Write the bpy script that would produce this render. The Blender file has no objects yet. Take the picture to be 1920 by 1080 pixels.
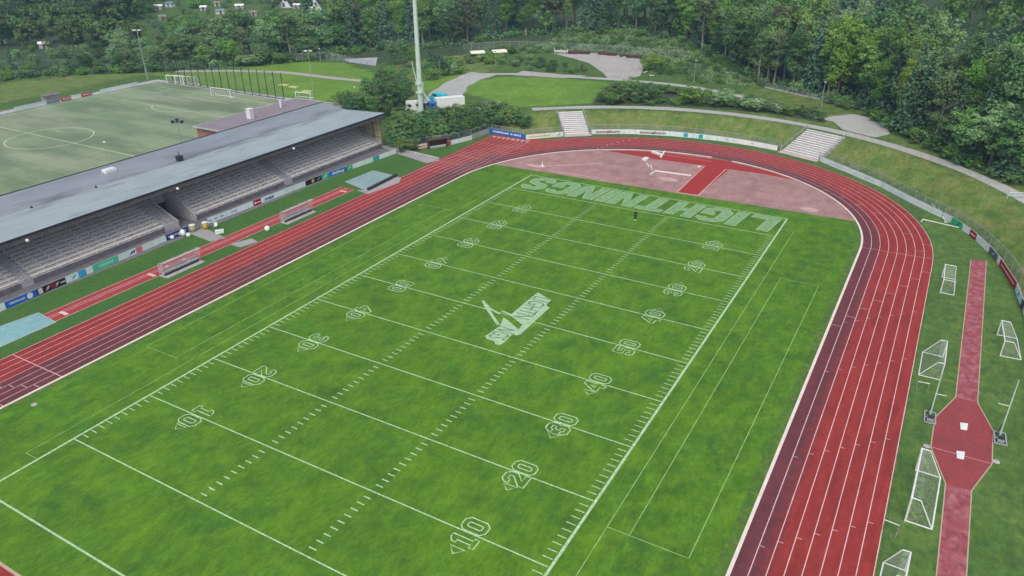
import bpy, math, random
import numpy as np
from math import sin, cos, pi, radians, hypot
random.seed(7); rng = np.random.default_rng(7)
sc = bpy.context.scene; COL = sc.collection

# ------------------------------------------------------------------ camera
CAM = np.array([43.86862, -73.87401, 46.78195]); YAW, PIT, ROL, FPX = -0.52525062, 0.46407461, -0.0079161, 1421.4505
Fv = np.array([sin(YAW)*cos(PIT), cos(YAW)*cos(PIT), -sin(PIT)])
_rt = np.array([cos(YAW), -sin(YAW), 0]); _up = np.cross(_rt, Fv)
Rv = _rt*cos(ROL)+_up*sin(ROL); Uv = -_rt*sin(ROL)+_up*cos(ROL)
from mathutils import Matrix, Vector
cd = bpy.data.cameras.new('camera'); cam = bpy.data.objects.new('camera', cd); COL.objects.link(cam)
mw = Matrix.Identity(4)
for i in range(3):
    mw[i][0] = Rv[i]; mw[i][1] = Uv[i]; mw[i][2] = -Fv[i]; mw[i][3] = CAM[i]
cam.matrix_world = mw
cd.sensor_width = 36; cd.lens = FPX/1920*36; cd.clip_start = 1; cd.clip_end = 4000
sc.camera = cam
# ------------------------------------------------------------------ light
SUN_EL, SUN_AZ = radians(56), radians(158)
w = bpy.data.worlds.new('World'); sc.world = w; w.use_nodes = True
nt = w.node_tree; nt.nodes.clear()
sky = nt.nodes.new('ShaderNodeTexSky'); sky.sky_type = 'NISHITA'; sky.sun_disc = False
sky.sun_elevation = SUN_EL; sky.sun_rotation = SUN_AZ; sky.air_density = 1.0; sky.dust_density = 5.0; sky.ozone_density = 1.0
bg = nt.nodes.new('ShaderNodeBackground'); bg.inputs[1].default_value = 0.15
wo = nt.nodes.new('ShaderNodeOutputWorld')
nt.links.new(sky.outputs[0], bg.inputs[0]); nt.links.new(bg.outputs[0], wo.inputs[0])
sl = bpy.data.lights.new('sun', 'SUN'); sl.energy = 1.0; sl.angle = radians(40); sl.color = (1, .97, .92)
so = bpy.data.objects.new('sun', sl); COL.objects.link(so)
sd = Vector((sin(SUN_AZ)*cos(SUN_EL), cos(SUN_AZ)*cos(SUN_EL), sin(SUN_EL)))
so.rotation_euler = sd.to_track_quat('Z', 'Y').to_euler(); so.location = (0, 0, 120)
sc.view_settings.view_transform = 'Standard'; sc.view_settings.look = 'None'
sc.view_settings.exposure = 0.14; sc.view_settings.gamma = 1

# ------------------------------------------------------------------ terrain
CX, CY = 0.4, 43.8
def ss(a, b, x):
    t = max(0.0, min(1.0, (x-a)/(b-a))); return t*t*(3-2*t)
def bank0(x, y):
    if x <= 0: return 50.6
    pts = [(-60, 60), (10, 60), (32, 57.5), (53, 54.8), (65, 52.3), (80, 50.9), (95, 50.6)]
    if y <= pts[0][0]: return 60.0
    for (a, p), (b, q) in zip(pts, pts[1:]):
        if y <= b: return p+(q-p)*(y-a)/(b-a)
    return 50.6
def bankf(x, y):
    r = hypot(x-CX, y-CY) if y > CY else abs(x-CX)
    b = ss(0, 1, .5*((r-bank0(x, y)-.3)/8.3)+.25) if False else max(0, min(1, (r-bank0(x, y)-.6)/8.0))
    if x < -20: b = min(b, max(0, (y-75.2)/8))
    if x < 0: b *= ss(60, 84, y)*ss(-108, -62, x+.35*(y-84))
    return b
def H(x, y):
    z = 3.2*bankf(x, y)
    # grassy mound behind the gravel lot
    z += 6.5*math.exp(-(((x+70)/30)**2+((y-212)/20)**2))*ss(163, 185, y-.12*x)
    d = (-.62*(x-CAM[0])+.78*(y-CAM[1]))
    z += 16*ss(330, 620, d)
    z += 9*ss(255, 420, y) * ss(-120, 60, x)
    if x > 62: z += .05*(x-62)*ss(40, 90, y)
    return z
def G(u, v, z=None):
    d = Fv+Rv*(u-960)/FPX-Uv*(v-540)/FPX
    if z is not None:
        t = (z-CAM[2])/d[2]; return (CAM[0]+t*d[0], CAM[1]+t*d[1])
    if d[2] > -.02: d = d.copy(); d[2] = -.02
    t = 60.0; st = 6.0
    while t < 1500:
        p = CAM+d*t
        if p[2] <= H(p[0], p[1]): break
        t += st
    a, b = t-st, t
    for _ in range(18):
        m = (a+b)/2; p = CAM+d*m
        if p[2] <= H(p[0], p[1]): b = m
        else: a = m
    p = CAM+d*b; return (p[0], p[1])
def P(x, y, z):
    d = np.array([x, y, z])-CAM; ww = d@Fv
    return 960+FPX*(d@Rv)/ww, 540-FPX*(d@Uv)/ww
def hgt(u, v, v2):
    x, y = G(u, v); z = H(x, y); lo, hi = 0, 70
    for _ in range(30):
        m = (lo+hi)/2
        if P(x, y, z+m)[1] > v2: lo = m
        else: hi = m
    return lo
def awayfrom(x, y):
    d = np.array([x-CAM[0], y-CAM[1]]); return d/np.linalg.norm(d)

# ------------------------------------------------------------------ mesh helpers
class MB:
    def __init__(s): s.v = []; s.f = []; s.m = []; s.cm = 0
    def add(s, vs, fs):
        o = len(s.v); s.v += [tuple(map(float, p)) for p in vs]
        s.f += [tuple(i+o for i in f) for f in fs]; s.m += [s.cm]*len(fs); return s
    def box(s, c, d, rz=0):
        a, b = cos(rz), sin(rz); vs = []
        for sx in (-.5, .5):
            for sy in (-.5, .5):
                for sz in (-.5, .5):
                    x, y = sx*d[0], sy*d[1]; vs.append((c[0]+a*x-b*y, c[1]+b*x+a*y, c[2]+sz*d[2]))
        return s.add(vs, [(0, 1, 3, 2), (4, 6, 7, 5), (0, 4, 5, 1), (2, 3, 7, 6), (0, 2, 6, 4), (1, 5, 7, 3)])
    def bb(s, x0, x1, y0, y1, z0, z1): return s.box(((x0+x1)/2, (y0+y1)/2, (z0+z1)/2), (x1-x0, y1-y0, z1-z0))
    def tube(s, p, q, r, r2=None, n=6, cap=True):
        p, q = np.array(p, float), np.array(q, float); r2 = r if r2 is None else r2
        d = q-p; L = np.linalg.norm(d)
        if L < 1e-6: return s
        d /= L; a = np.cross(d, (0, 0, 1) if abs(d[2]) < .9 else (1, 0, 0)); a /= np.linalg.norm(a); b = np.cross(d, a)
        vs = []
        for (c, rr) in ((p, r), (q, r2)):
            for i in range(n):
                t = 2*pi*i/n; vs.append(c+rr*(a*cos(t)+b*sin(t)))
        fs = [(i, (i+1) % n, n+(i+1) % n, n+i) for i in range(n)]
        if cap: fs += [tuple(range(n))[::-1], tuple(range(n, 2*n))]
        return s.add(vs, fs)
    def path(s, pts, r, n=6):
        for a, b in zip(pts, pts[1:]): s.tube(a, b, r, n=n)
        return s
    def poly(s, pts, z): return s.add([(p[0], p[1], z) for p in pts], [tuple(range(len(pts)))])
    def prism(s, pts, z0, z1):
        n = len(pts); vs = [(p[0], p[1], z0) for p in pts]+[(p[0], p[1], z1) for p in pts]
        return s.add(vs, [tuple(range(n))[::-1], tuple(range(n, 2*n))]+[(i, (i+1) % n, n+(i+1) % n, n+i) for i in range(n)])
    def strip(s, pts, wd, z, closed=False, up=0):
        pts = [np.array(p[:2], float) for p in pts]; n = len(pts); L = []; R = []
        for i in range(n):
            a = pts[i-1] if (i > 0 or closed) else pts[i]; b = pts[(i+1) % n] if (i < n-1 or closed) else pts[i]
            t = b-a; t /= (np.linalg.norm(t)+1e-9); nn = np.array([-t[1], t[0]])
            L.append(pts[i]+nn*wd/2); R.append(pts[i]-nn*wd/2)
        zz = (lambda q: z) if not callable(z) else (lambda q: z(q[0], q[1]))
        vs = [(*p, zz(p)) for p in L]+[(*p, zz(p)) for p in R]
        rngs = range(n if closed else n-1)
        fs = [(i, n+i, n+(i+1) % n, (i+1) % n) for i in rngs]
        s.add(vs, fs)
        if up:
            vs2 = [(p[0], p[1], q-up) for p, q in zip(L+R, [v[2] for v in vs])]
            o = len(s.v); s.v += vs2
            k = o-2*n
            for i in rngs:
                j = (i+1) % n
                s.f += [(k+i, k+j, o+j, o+i), (k+n+j, k+n+i, o+n+i, o+n+j)]; s.m += [s.cm]*2
        return s
def obj(name, mb, mat, parent=None, smooth=False, loc=None):
    me = bpy.data.meshes.new(name); me.from_pydata(mb.v, [], mb.f)
    mats = mat if isinstance(mat, (list, tuple)) else [mat]
    for m in mats: me.materials.append(m)
    if len(mats) > 1: me.polygons.foreach_set('material_index', mb.m)
    if smooth: me.polygons.foreach_set('use_smooth', [True]*len(me.polygons))
    me.update(); o = bpy.data.objects.new(name, me); COL.objects.link(o)
    if parent: o.parent = parent
    if loc is not None: o.location = loc
    return o
def tag(o, label, cat, group=None):
    o['label'] = label; o['category'] = cat
    if group: o['group'] = group
    return o
def struct(o): o['kind'] = 'structure'; return o
def thing(name, label, cat, loc=(0, 0, 0), rz=0, group=None):
    o = bpy.data.objects.new(name, None); COL.objects.link(o); o.location = loc; o.rotation_euler = (0, 0, rz)
    o.empty_display_size = .3
    return tag(o, label, cat, group)
def text(body, size, mat, parent, loc, rot, name='lettering', wscale=1, bold=.012, align='CENTER', spacing=1, shear=0):
    cu = bpy.data.curves.new('txt', 'FONT'); cu.body = body; cu.size = size; cu.align_x = align; cu.align_y = 'CENTER'
    cu.offset = bold*size; cu.resolution_u = 3; cu.space_character = spacing; cu.shear = shear
    t = bpy.data.objects.new('txt', cu); COL.objects.link(t)
    dg = bpy.context.evaluated_depsgraph_get(); me = bpy.data.meshes.new_from_object(t.evaluated_get(dg))
    bpy.data.objects.remove(t); bpy.data.curves.remove(cu)
    me.materials.clear(); me.materials.append(mat); me.name = name
    o = bpy.data.objects.new(name, me); COL.objects.link(o); o.parent = parent
    o.location = loc; o.rotation_euler = rot; o.scale = (wscale, 1, 1); return o

# ------------------------------------------------------------------ materials
def lin(c):
    f = lambda a: a/12.92 if a <= .04045 else ((a+.055)/1.055)**2.4
    return tuple(f(x/255) for x in c)+(1,)
def L3(a): return (a[0], a[1], a[2], 1)
def M(name, cols, scales=(3,), rough=.85, bump=0, coord='world', stretch=(1, 1, 1), metal=0, contrast=1.0, rnd=0, spec=.3, alpha=None, transl=0, extra=None):
    """noise-mixed material: cols[0] base then each colour mixed in by its own noise scale"""
    m = bpy.data.materials.new(name); m.use_nodes = True; t = m.node_tree; N = t.nodes; Lk = t.links
    b = N['Principled BSDF']; b.inputs['Roughness'].default_value = rough; b.inputs['Metallic'].default_value = metal
    b.inputs['Specular IOR Level'].default_value = spec
    if coord == 'world': g = N.new('ShaderNodeNewGeometry'); src = g.outputs['Position']
    else: g = N.new('ShaderNodeTexCoord'); src = g.outputs['Object']
    mp = N.new('ShaderNodeMapping'); mp.inputs['Scale'].default_value = stretch; Lk.new(src, mp.inputs[0]); vec = mp.outputs[0]
    cur = None; last = None
    rgb = N.new('ShaderNodeRGB'); rgb.outputs[0].default_value = L3(cols[0]); cur = rgb.outputs[0]
    for i, c in enumerate(cols[1:]):
        sclv = scales[min(i, len(scales)-1)]
        nz = N.new('ShaderNodeTexNoise'); nz.inputs['Scale'].default_value = sclv; nz.inputs['Detail'].default_value = 5
        nz.inputs['Roughness'].default_value = .6; Lk.new(vec, nz.inputs['Vector'])
        mr = N.new('ShaderNodeMapRange'); mr.inputs['From Min'].default_value = .5-.14/contrast; mr.inputs['From Max'].default_value = .5+.18/contrast
        Lk.new(nz.outputs[0], mr.inputs[0])
        mx = N.new('ShaderNodeMix'); mx.data_type = 'RGBA'; Lk.new(mr.outputs[0], mx.inputs[0]); Lk.new(cur, mx.inputs[6])
        mx.inputs[7].default_value = L3(c); cur = mx.outputs[2]; last = nz
    if extra: cur = extra(N, Lk, cur, vec, src)
    if rnd:
        oi = N.new('ShaderNodeObjectInfo'); hs = N.new('ShaderNodeHueSaturation')
        a = N.new('ShaderNodeMapRange'); a.inputs['To Min'].default_value = 1-rnd; a.inputs['To Max'].default_value = 1+rnd*1.1
        Lk.new(oi.outputs['Random'], a.inputs[0]); Lk.new(a.outputs[0], hs.inputs['Value'])
        q = N.new('ShaderNodeMath'); q.operation = 'MULTIPLY'; q.inputs[1].default_value = 7.13; Lk.new(oi.outputs['Random'], q.inputs[0])
        fr = N.new('ShaderNodeMath'); fr.operation = 'FRACT'; Lk.new(q.outputs[0], fr.inputs[0])
        h = N.new('ShaderNodeMapRange'); h.inputs['To Min'].default_value = .475; h.inputs['To Max'].default_value = .52
        Lk.new(fr.outputs[0], h.inputs[0]); Lk.new(h.outputs[0], hs.inputs['Hue'])
        Lk.new(cur, hs.inputs['Color']); cur = hs.outputs[0]
    Lk.new(cur, b.inputs['Base Color'])
    if bump and last:
        bp = N.new('ShaderNodeBump'); bp.inputs['Strength'].default_value = bump; bp.inputs['Distance'].default_value = .1
        Lk.new(last.outputs[0], bp.inputs['Height']); Lk.new(bp.outputs[0], b.inputs['Normal'])
    if transl:
        tr = N.new('ShaderNodeBsdfTranslucent'); Lk.new(cur, tr.inputs[0]); ms = N.new('ShaderNodeMixShader'); ms.inputs[0].default_value = transl
        Lk.new(b.outputs[0], ms.inputs[1]); Lk.new(tr.outputs[0], ms.inputs[2]); Lk.new(ms.outputs[0], N['Material Output'].inputs[0])
    if alpha is not None: b.inputs['Alpha'].default_value = alpha
    return m
def attr_mix(pairs):
    """mix colours in by float vertex attributes, edges broken up with noise"""
    def f(N, Lk, cur, vec, src):
        for nm, c, c2, scl, *amp in pairs:
            amp = amp[0] if amp else .8
            at = N.new('ShaderNodeAttribute'); at.attribute_name = nm
            nz = N.new('ShaderNodeTexNoise'); nz.inputs['Scale'].default_value = scl; nz.inputs['Detail'].default_value = 4; Lk.new(src, nz.inputs['Vector'])
            cm = N.new('ShaderNodeMix'); cm.data_type = 'RGBA'; cm.inputs[6].default_value = L3(c); cm.inputs[7].default_value = L3(c2)
            r1 = N.new('ShaderNodeMapRange'); r1.inputs['From Min'].default_value = .38; r1.inputs['From Max'].default_value = .62; Lk.new(nz.outputs[0], r1.inputs[0]); Lk.new(r1.outputs[0], cm.inputs[0])
            ad = N.new('ShaderNodeMath'); ad.operation = 'ADD'; Lk.new(at.outputs['Fac'], ad.inputs[0])
            n2 = N.new('ShaderNodeMath'); n2.operation = 'MULTIPLY_ADD'; n2.inputs[1].default_value = amp; n2.inputs[2].default_value = -amp/2; Lk.new(nz.outputs[0], n2.inputs[0]); Lk.new(n2.outputs[0], ad.inputs[1])
            mr = N.new('ShaderNodeMapRange'); mr.inputs['From Min'].default_value = .3; mr.inputs['From Max'].default_value = .7; Lk.new(ad.outputs[0], mr.inputs[0])
            mx = N.new('ShaderNodeMix'); mx.data_type = 'RGBA'; Lk.new(mr.outputs[0], mx.inputs[0]); Lk.new(cur, mx.inputs[6]); Lk.new(cm.outputs[2], mx.inputs[7]); cur = mx.outputs[2]
        return cur
    return f
_tm = attr_mix([('wear', (.155, .042, .048), (.120, .038, .043), .8, .16)])
def mottle(N, Lk, cur, vec, src):
    for sc_, lo, hi, st in ((.35, .88, 1.1, (2.2, .35, 1)), (2.5, .86, 1.14, (1, 1, 1)), (.05, .92, 1.08, (1, 1, 1))):
        mp = N.new('ShaderNodeMapping'); mp.inputs['Scale'].default_value = st; Lk.new(src, mp.inputs[0])
        nz = N.new('ShaderNodeTexNoise'); nz.inputs['Scale'].default_value = sc_; nz.inputs['Detail'].default_value = 6; nz.inputs['Roughness'].default_value = .7; Lk.new(mp.outputs[0], nz.inputs['Vector'])
        mr = N.new('ShaderNodeMapRange'); mr.inputs['From Min'].default_value = .3; mr.inputs['From Max'].default_value = .7; mr.inputs['To Min'].default_value = lo; mr.inputs['To Max'].default_value = hi; Lk.new(nz.outputs[0], mr.inputs[0])
        hs = N.new('ShaderNodeHueSaturation'); Lk.new(mr.outputs[0], hs.inputs['Value']); Lk.new(cur, hs.inputs['Color']); cur = hs.outputs[0]
    return cur
GR = (.095, .20, .022)
def stripes(N, Lk, cur, vec, src):
    sp = N.new('ShaderNodeSeparateXYZ'); Lk.new(src, sp.inputs[0])
    def fine(cur, scale, a, lo, hi, st):
        mp = N.new('ShaderNodeMapping'); mp.inputs['Scale'].default_value = st; Lk.new(src, mp.inputs[0])
        nz = N.new('ShaderNodeTexNoise'); nz.inputs['Scale'].default_value = scale; nz.inputs['Detail'].default_value = 6; nz.inputs['Roughness'].default_value = .75; Lk.new(mp.outputs[0], nz.inputs['Vector'])
        mr = N.new('ShaderNodeMapRange'); mr.inputs['From Min'].default_value = .3; mr.inputs['From Max'].default_value = .7; mr.inputs['To Min'].default_value = lo; mr.inputs['To Max'].default_value = hi; Lk.new(nz.outputs[0], mr.inputs[0])
        hs = N.new('ShaderNodeHueSaturation'); Lk.new(mr.outputs[0], hs.inputs['Value']); Lk.new(cur, hs.inputs['Color']); return hs.outputs[0]
    cur = fine(cur, .5, 0, .72, 1.24, (1.5, .6, 1)); cur = fine(cur, 1.7, 0, .74, 1.26, (1.4, .7, 1)); cur = fine(cur, 7, 0, .72, 1.28, (1, 1, 1)); cur = fine(cur, .08, 0, .88, 1.12, (1, 1, 1))
    return cur
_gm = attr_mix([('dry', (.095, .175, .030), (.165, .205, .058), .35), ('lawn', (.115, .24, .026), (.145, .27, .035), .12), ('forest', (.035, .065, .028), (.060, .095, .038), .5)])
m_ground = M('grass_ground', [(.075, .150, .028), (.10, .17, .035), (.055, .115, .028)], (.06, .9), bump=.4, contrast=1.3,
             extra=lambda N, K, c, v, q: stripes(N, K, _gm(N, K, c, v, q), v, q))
m_field = M('pitch_grass', [(.078, .200, .010), (.046, .148, .016), (.102, .226, .012)], (.13, .35), bump=.5, contrast=1.1, extra=stripes)
m_side = M('worn_grass', [(.085, .175, .022), (.125, .20, .035), (.055, .14, .020)], (.4, 1.4), bump=.4, contrast=1.3, extra=stripes)
m_out = M('outfield_grass', [(.070, .190, .010), (.044, .140, .016), (.096, .215, .012)], (.12, .5), bump=.4, contrast=1.3, extra=stripes)
m_apron = M('apron_grass', [(.052, .145, .026), (.085, .175, .035), (.042, .12, .024)], (.2, 1.4), bump=.4)  # darker green of the grass strip between stand and track
m_line = M('line_paint', [(.44, .64, .38), (.56, .74, .50), (.27, .45, .20)], (1.5, 4), contrast=1.2)
m_thin = M('faint_line_paint', [(.34, .54, .20), (.20, .40, .09)], (1.2,), contrast=1.2)
m_letter = M('faded_paint', [(.18, .34, .15), (.09, .24, .05), (.26, .42, .23)], (1.2, 3), contrast=1.4)
m_logo = M('logo_paint', [(.36, .54, .34), (.24, .42, .20), (.42, .58, .40)], (.8, 2), contrast=1.2)
m_logodk = M('logo_letter_paint', [(.12, .25, .12), (.14, .28, .11)], (2,))
m_track = M('tartan', [(.275, .033, .030), (.22, .028, .026), (.32, .042, .035)], (.25, 1.2), rough=.8, bump=.15, contrast=1.2, stretch=(1, .25, 1),
            extra=lambda N, K, c, v, q: mottle(N, K, _tm(N, K, c, v, q), v, q))
m_tline = M('track_line_paint', [(.76, .54, .52), (.64, .38, .36)], (1.1,))
m_kerb = M('kerb_paint', [(.78, .72, .64), (.68, .60, .52)], (.6,))
m_clay = M('clay', [(.34, .195, .18), (.27, .165, .15), (.40, .245, .23)], (.08, .35), contrast=1.3, bump=.1, extra=mottle)
m_clay2 = M('bright_red_tartan', [(.36, .036, .034), (.30, .034, .032)], (.3,))
m_claydust = M('clay_dust', [(.56, .40, .38), (.45, .30, .29)], (.8,))
m_run = M('faded_runway', [(.33, .085, .10), (.41, .17, .18), (.25, .06, .075)], (.9, 1.6), stretch=(1, .7, 1), contrast=1.5)
m_run2 = M('runway_red', [(.30, .06, .06), (.25, .055, .06)], (.4,), contrast=1.3, extra=mottle)
m_astro = M('artificial_turf', [(.225, .305, .175), (.26, .31, .20), (.145, .21, .12)], (.03, .075), stretch=(.45, 1.8, 1), contrast=1.9, extra=mottle)
m_aline = M('turf_line', [(.58, .66, .44), (.50, .58, .38)], (.5,))
m_gravel = M('gravel', [(.39, .375, .355), (.32, .31, .295), (.45, .43, .41)], (.12, 1.5), contrast=1.2, extra=mottle)
m_asph = M('asphalt_path', [(.38, .395, .37), (.31, .325, .30), (.45, .46, .43)], (.15, 1.2), contrast=1.2)
m_conc = M('concrete', [(.42, .42, .42), (.34, .34, .34), (.48, .48, .48)], (.4, 2.5), contrast=1.2, extra=mottle)
m_concd = M('stained_concrete', [(.62, .58, .54), (.46, .43, .40), (.72, .68, .64)], (.5, 3), contrast=1.4)
m_pave = M('worn_paving', [(.31, .31, .31), (.25, .25, .25), (.36, .355, .35)], (.5, 3), extra=mottle)
m_bench = M('weathered_bench', [(.84, .82, .79), (.72, .70, .67), (.88, .87, .85)], (.7, 4), stretch=(1, .4, 1), contrast=1.4)
m_bench2 = M('upper_row_bench', [(.76, .72, .67), (.60, .56, .52), (.82, .79, .75)], (1.5, 5), contrast=1.8)  # upper rows: darker and blotchier than the front benches
def roofmix(N, Lk, cur, vec, src):
    sp = N.new('ShaderNodeSeparateXYZ'); Lk.new(src, sp.inputs[0])
    mp = N.new('ShaderNodeMapping'); mp.inputs['Scale'].default_value = (.5, .1, 1); Lk.new(src, mp.inputs[0])
    nz = N.new('ShaderNodeTexNoise'); nz.inputs['Scale'].default_value = 1.1; nz.inputs['Detail'].default_value = 4; Lk.new(mp.outputs[0], nz.inputs['Vector'])
    a = N.new('ShaderNodeMath'); a.operation = 'ADD'; a.inputs[1].default_value = 73.0; Lk.new(sp.outputs[0], a.inputs[0])
    b = N.new('ShaderNodeMath'); b.operation = 'ABSOLUTE'; Lk.new(a.outputs[0], b.inputs[0])
    g = N.new('ShaderNodeMapRange'); g.inputs['From Min'].default_value = 0; g.inputs['From Max'].default_value = 3.2; g.inputs['To Min'].default_value = .22; g.inputs['To Max'].default_value = 0.02; Lk.new(b.outputs[0], g.inputs[0])
    s = N.new('ShaderNodeMath'); s.operation = 'ADD'; Lk.new(nz.outputs[0], s.inputs[0]); Lk.new(g.outputs[0], s.inputs[1])
    r = N.new('ShaderNodeMapRange'); r.inputs['From Min'].default_value = .64; r.inputs['From Max'].default_value = .84; Lk.new(s.outputs[0], r.inputs[0])
    mx = N.new('ShaderNodeMix'); mx.data_type = 'RGBA'; Lk.new(r.outputs[0], mx.inputs[0]); Lk.new(cur, mx.inputs[6]); mx.inputs[7].default_value = (.14, .165, .18, 1)
    return mx.outputs[2]
m_roof = M('roof_sheet', [(.32, .38, .395), (.25, .30, .32), (.36, .42, .43)], (.12, .6), rough=.6, stretch=(1, .3, 1), extra=roofmix)
m_roof2 = M('shaded_roof_sheet', [(.26, .30, .33), (.20, .235, .265)], (.2,), rough=.7, stretch=(1, .3, 1), extra=roofmix)  # rear slope: same sheet, its shade put into a darker colour
m_fascia = M('fascia', [(.15, .15, .17), (.10, .10, .12), (.20, .19, .20)], (.6, 2))
m_dark = M('dark_metal', [(.03, .035, .04), (.05, .05, .055)], (2,))
m_panel = M('beige_panel', [(.48, .42, .27), (.42, .36, .23), (.54, .48, .34)], (.4, 2))
m_annex = M('annex_roof', [(.24, .21, .235), (.20, .175, .20), (.28, .25, .27)], (.3, 1.5), contrast=1.4)
m_brick = M('red_brick', [(.34, .17, .12), (.28, .13, .09)], (2,))
m_white = M('white_paint', [(.76, .78, .78), (.66, .68, .69)], (.8,), coord='obj')
m_post = M('galvanised', [(.42, .44, .45), (.34, .36, .37)], (1.5,), rough=.5, metal=.2)
m_goal = M('goal_white', [(.80, .84, .80), (.70, .74, .70)], (1.5,), rough=.4)
m_mast = M('pale_green_mast', [(.58, .72, .63), (.50, .64, .56)], (.5,), rough=.5)
m_wood = M('brown_wood', [(.11, .06, .045), (.07, .04, .03)], (2,))
m_woodl = M('pale_timber', [(.50, .40, .28), (.42, .33, .23)], (1,))
m_teal = M('teal_tarp', [(.22, .42, .43), (.18, .36, .38), (.26, .47, .48)], (.25, 1.5), rough=.5, bump=.2)
m_tealf = M('grey_teal_tarp', [(.24, .36, .36), (.19, .30, .31), (.28, .40, .39)], (.25, 1.5), rough=.5, bump=.2)
m_black = M('black_cloth', [(.008, .009, .01), (.016, .016, .018)], (3,), coord='obj')
m_skin = M('skin', [(.45, .27, .19), (.38, .21, .15)], (8,), coord='obj')
m_hair = M('hair', [(.03, .02, .015), (.05, .035, .02)], (9,), coord='obj')
m_trunk = M('bark', [(.16, .14, .11), (.10, .085, .065), (.24, .22, .19)], (1, 4), coord='obj', rnd=.3)
m_birch = M('pale_bark', [(.42, .40, .36), (.25, .23, .20)], (2.5,), coord='obj')
m_leafA = M('leaf_mid', [(.175, .33, .085), (.26, .44, .11), (.11, .22, .066)], (.25, .9), coord='obj', rnd=.33, transl=.25, contrast=1.3, rough=.7)
m_leafB = M('leaf_bright', [(.21, .40, .060), (.28, .48, .075), (.13, .27, .052)], (.25, .9), coord='obj', rnd=.22, transl=.28, contrast=1.3, rough=.7)
m_leafC = M('leaf_dark', [(.11, .23, .085), (.165, .305, .10), (.07, .155, .066)], (.3, .9), coord='obj', rnd=.3, transl=.2, contrast=1.3, rough=.7)
m_leafD = M('leaf_grey_green', [(.24, .40, .17), (.31, .47, .20), (.17, .29, .13)], (.3, .9), coord='obj', rnd=.25, transl=.25, contrast=1.3, rough=.7)
m_leafE = M('leaf_rusty', [(.19, .22, .10), (.23, .24, .12), (.12, .16, .08)], (.3, .9), coord='obj', rnd=.2, transl=.25, rough=.7)
m_needle = M('needles', [(.08, .175, .10), (.125, .235, .12), (.055, .12, .075)], (.3, 1), coord='obj', rnd=.3, transl=.12, rough=.7)
m_blossom = M('blossom', [(.62, .64, .55), (.5, .55, .42)], (2,), coord='obj')
_pal = {}
def paint(c, rough=.6):
    k = tuple(c)
    if k not in _pal:
        l = lin(c)[:3]; l = tuple(min(.88, x*1.12) for x in l); _pal[k] = M('board_print', [l, tuple(x*.82 for x in l)], (.7,), rough=rough)
    return _pal[k]
def netmat(name, scale, wire, col, metal=0):
    """real see-through mesh: the wires are opaque, the gaps transparent"""
    m = bpy.data.materials.new(name); m.use_nodes = True; t = m.node_tree; N = t.nodes; Lk = t.links
    b = N['Principled BSDF']; b.inputs['Base Color'].default_value = L3(col); b.inputs['Roughness'].default_value = .6
    nz = N.new('ShaderNodeTexNoise'); nz.inputs['Scale'].default_value = scale; nz.inputs['Detail'].default_value = 0
    g = N.new('ShaderNodeNewGeometry'); Lk.new(g.outputs['Position'], nz.inputs['Vector'])
    mr = N.new('ShaderNodeMapRange'); mr.inputs['From Min'].default_value = .42; mr.inputs['From Max'].default_value = .58; mr.inputs['To Min'].default_value = max(0, wire-.07); mr.inputs['To Max'].default_value = wire+.07
    Lk.new(nz.outputs[0], mr.inputs[0]); Lk.new(mr.outputs[0], b.inputs['Alpha']); return m
m_net = netmat('goal_net', 3, .16, (.55, .62, .55))
m_mesh = netmat('wire_mesh', 1.2, .20, (.33, .35, .37))
m_meshd = netmat('green_mesh', 1.0, .22, (.25, .30, .30))
m_ballnet = netmat('ball_net', 1.0, .14, (.20, .24, .20))
m_plex = netmat('scratched_plexiglass', .8, .27, (.62, .58, .60))

# ------------------------------------------------------------------ ground sheet
def inpoly(x, y, poly):
    c = False; j = len(poly)-1
    for i in range(len(poly)):
        xi, yi = poly[i]; xj, yj = poly[j]
        if (yi > y) != (yj > y) and x < (xj-xi)*(y-yi)/(yj-yi)+xi: c = not c
        j = i
    return c
EDGE_D = [G(u, v) for u, v in ((640, 98), (740, 88), (850, 84), (960, 66), (1060, 58), (1180, 56), (1290, 78), (1345, 108))]
EDGE_E = [G(u, v) for u, v in ((1345, 112), (1430, 160), (1530, 183), (1630, 208), (1690, 250), (1760, 285), (1850, 325), (1935, 352), (2050, 395))]
EDGE_F = [G(u, v) for u, v in ((-60, 160), (0, 150), (90, 142), (200, 137), (300, 133), (400, 125), (480, 121), (560, 115), (640, 104))]
def far(poly, k): return [tuple(np.array(p)+awayfrom(*p)*k) for p in poly]
FORESTS = [EDGE_D+far(EDGE_D, 140)[::-1], EDGE_E+far(EDGE_E, 140)[::-1], EDGE_F+far(EDGE_F, 16)[::-1]]
DRY = [[G(u, v) for u, v in ((985, 98), (1060, 66), (1180, 58), (1300, 82), (1345, 112), (1420, 160), (1330, 150), (1210, 100), (1100, 92))],
       [G(u, v) for u, v in ((-40, 165), (0, 158), (150, 141), (240, 137), (330, 133), (250, 146), (150, 160), (0, 192), (-40, 205))]]
LAWN = [[G(u, v) for u, v in ((868, 172), (880, 155), (940, 144), (1050, 146), (1141, 156), (1105, 193), (990, 200), (930, 192))],
        [G(u, v) for u, v in ((300, 140), (450, 128), (560, 116), (650, 118), (720, 145), (640, 190), (520, 185), (330, 160))],
        [G(u, v) for u, v in ((770, 160), (860, 135), (870, 140), (800, 172))]]
xs = np.concatenate([np.arange(-900, -240, 15), np.arange(-240, -110, 5), np.arange(-110, 75, 1.5), np.arange(75, 140, 4), np.arange(140, 701, 20)])
ys = np.concatenate([np.arange(-300, -60, 20), np.arange(-60, 30, 5), np.arange(30, 140, 1.5), np.arange(140, 260, 3), np.arange(260, 400, 8), np.arange(400, 1201, 25)])
vs = [(x, y, H(x, y)) for y in ys for x in xs]; nx = len(xs)
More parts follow.
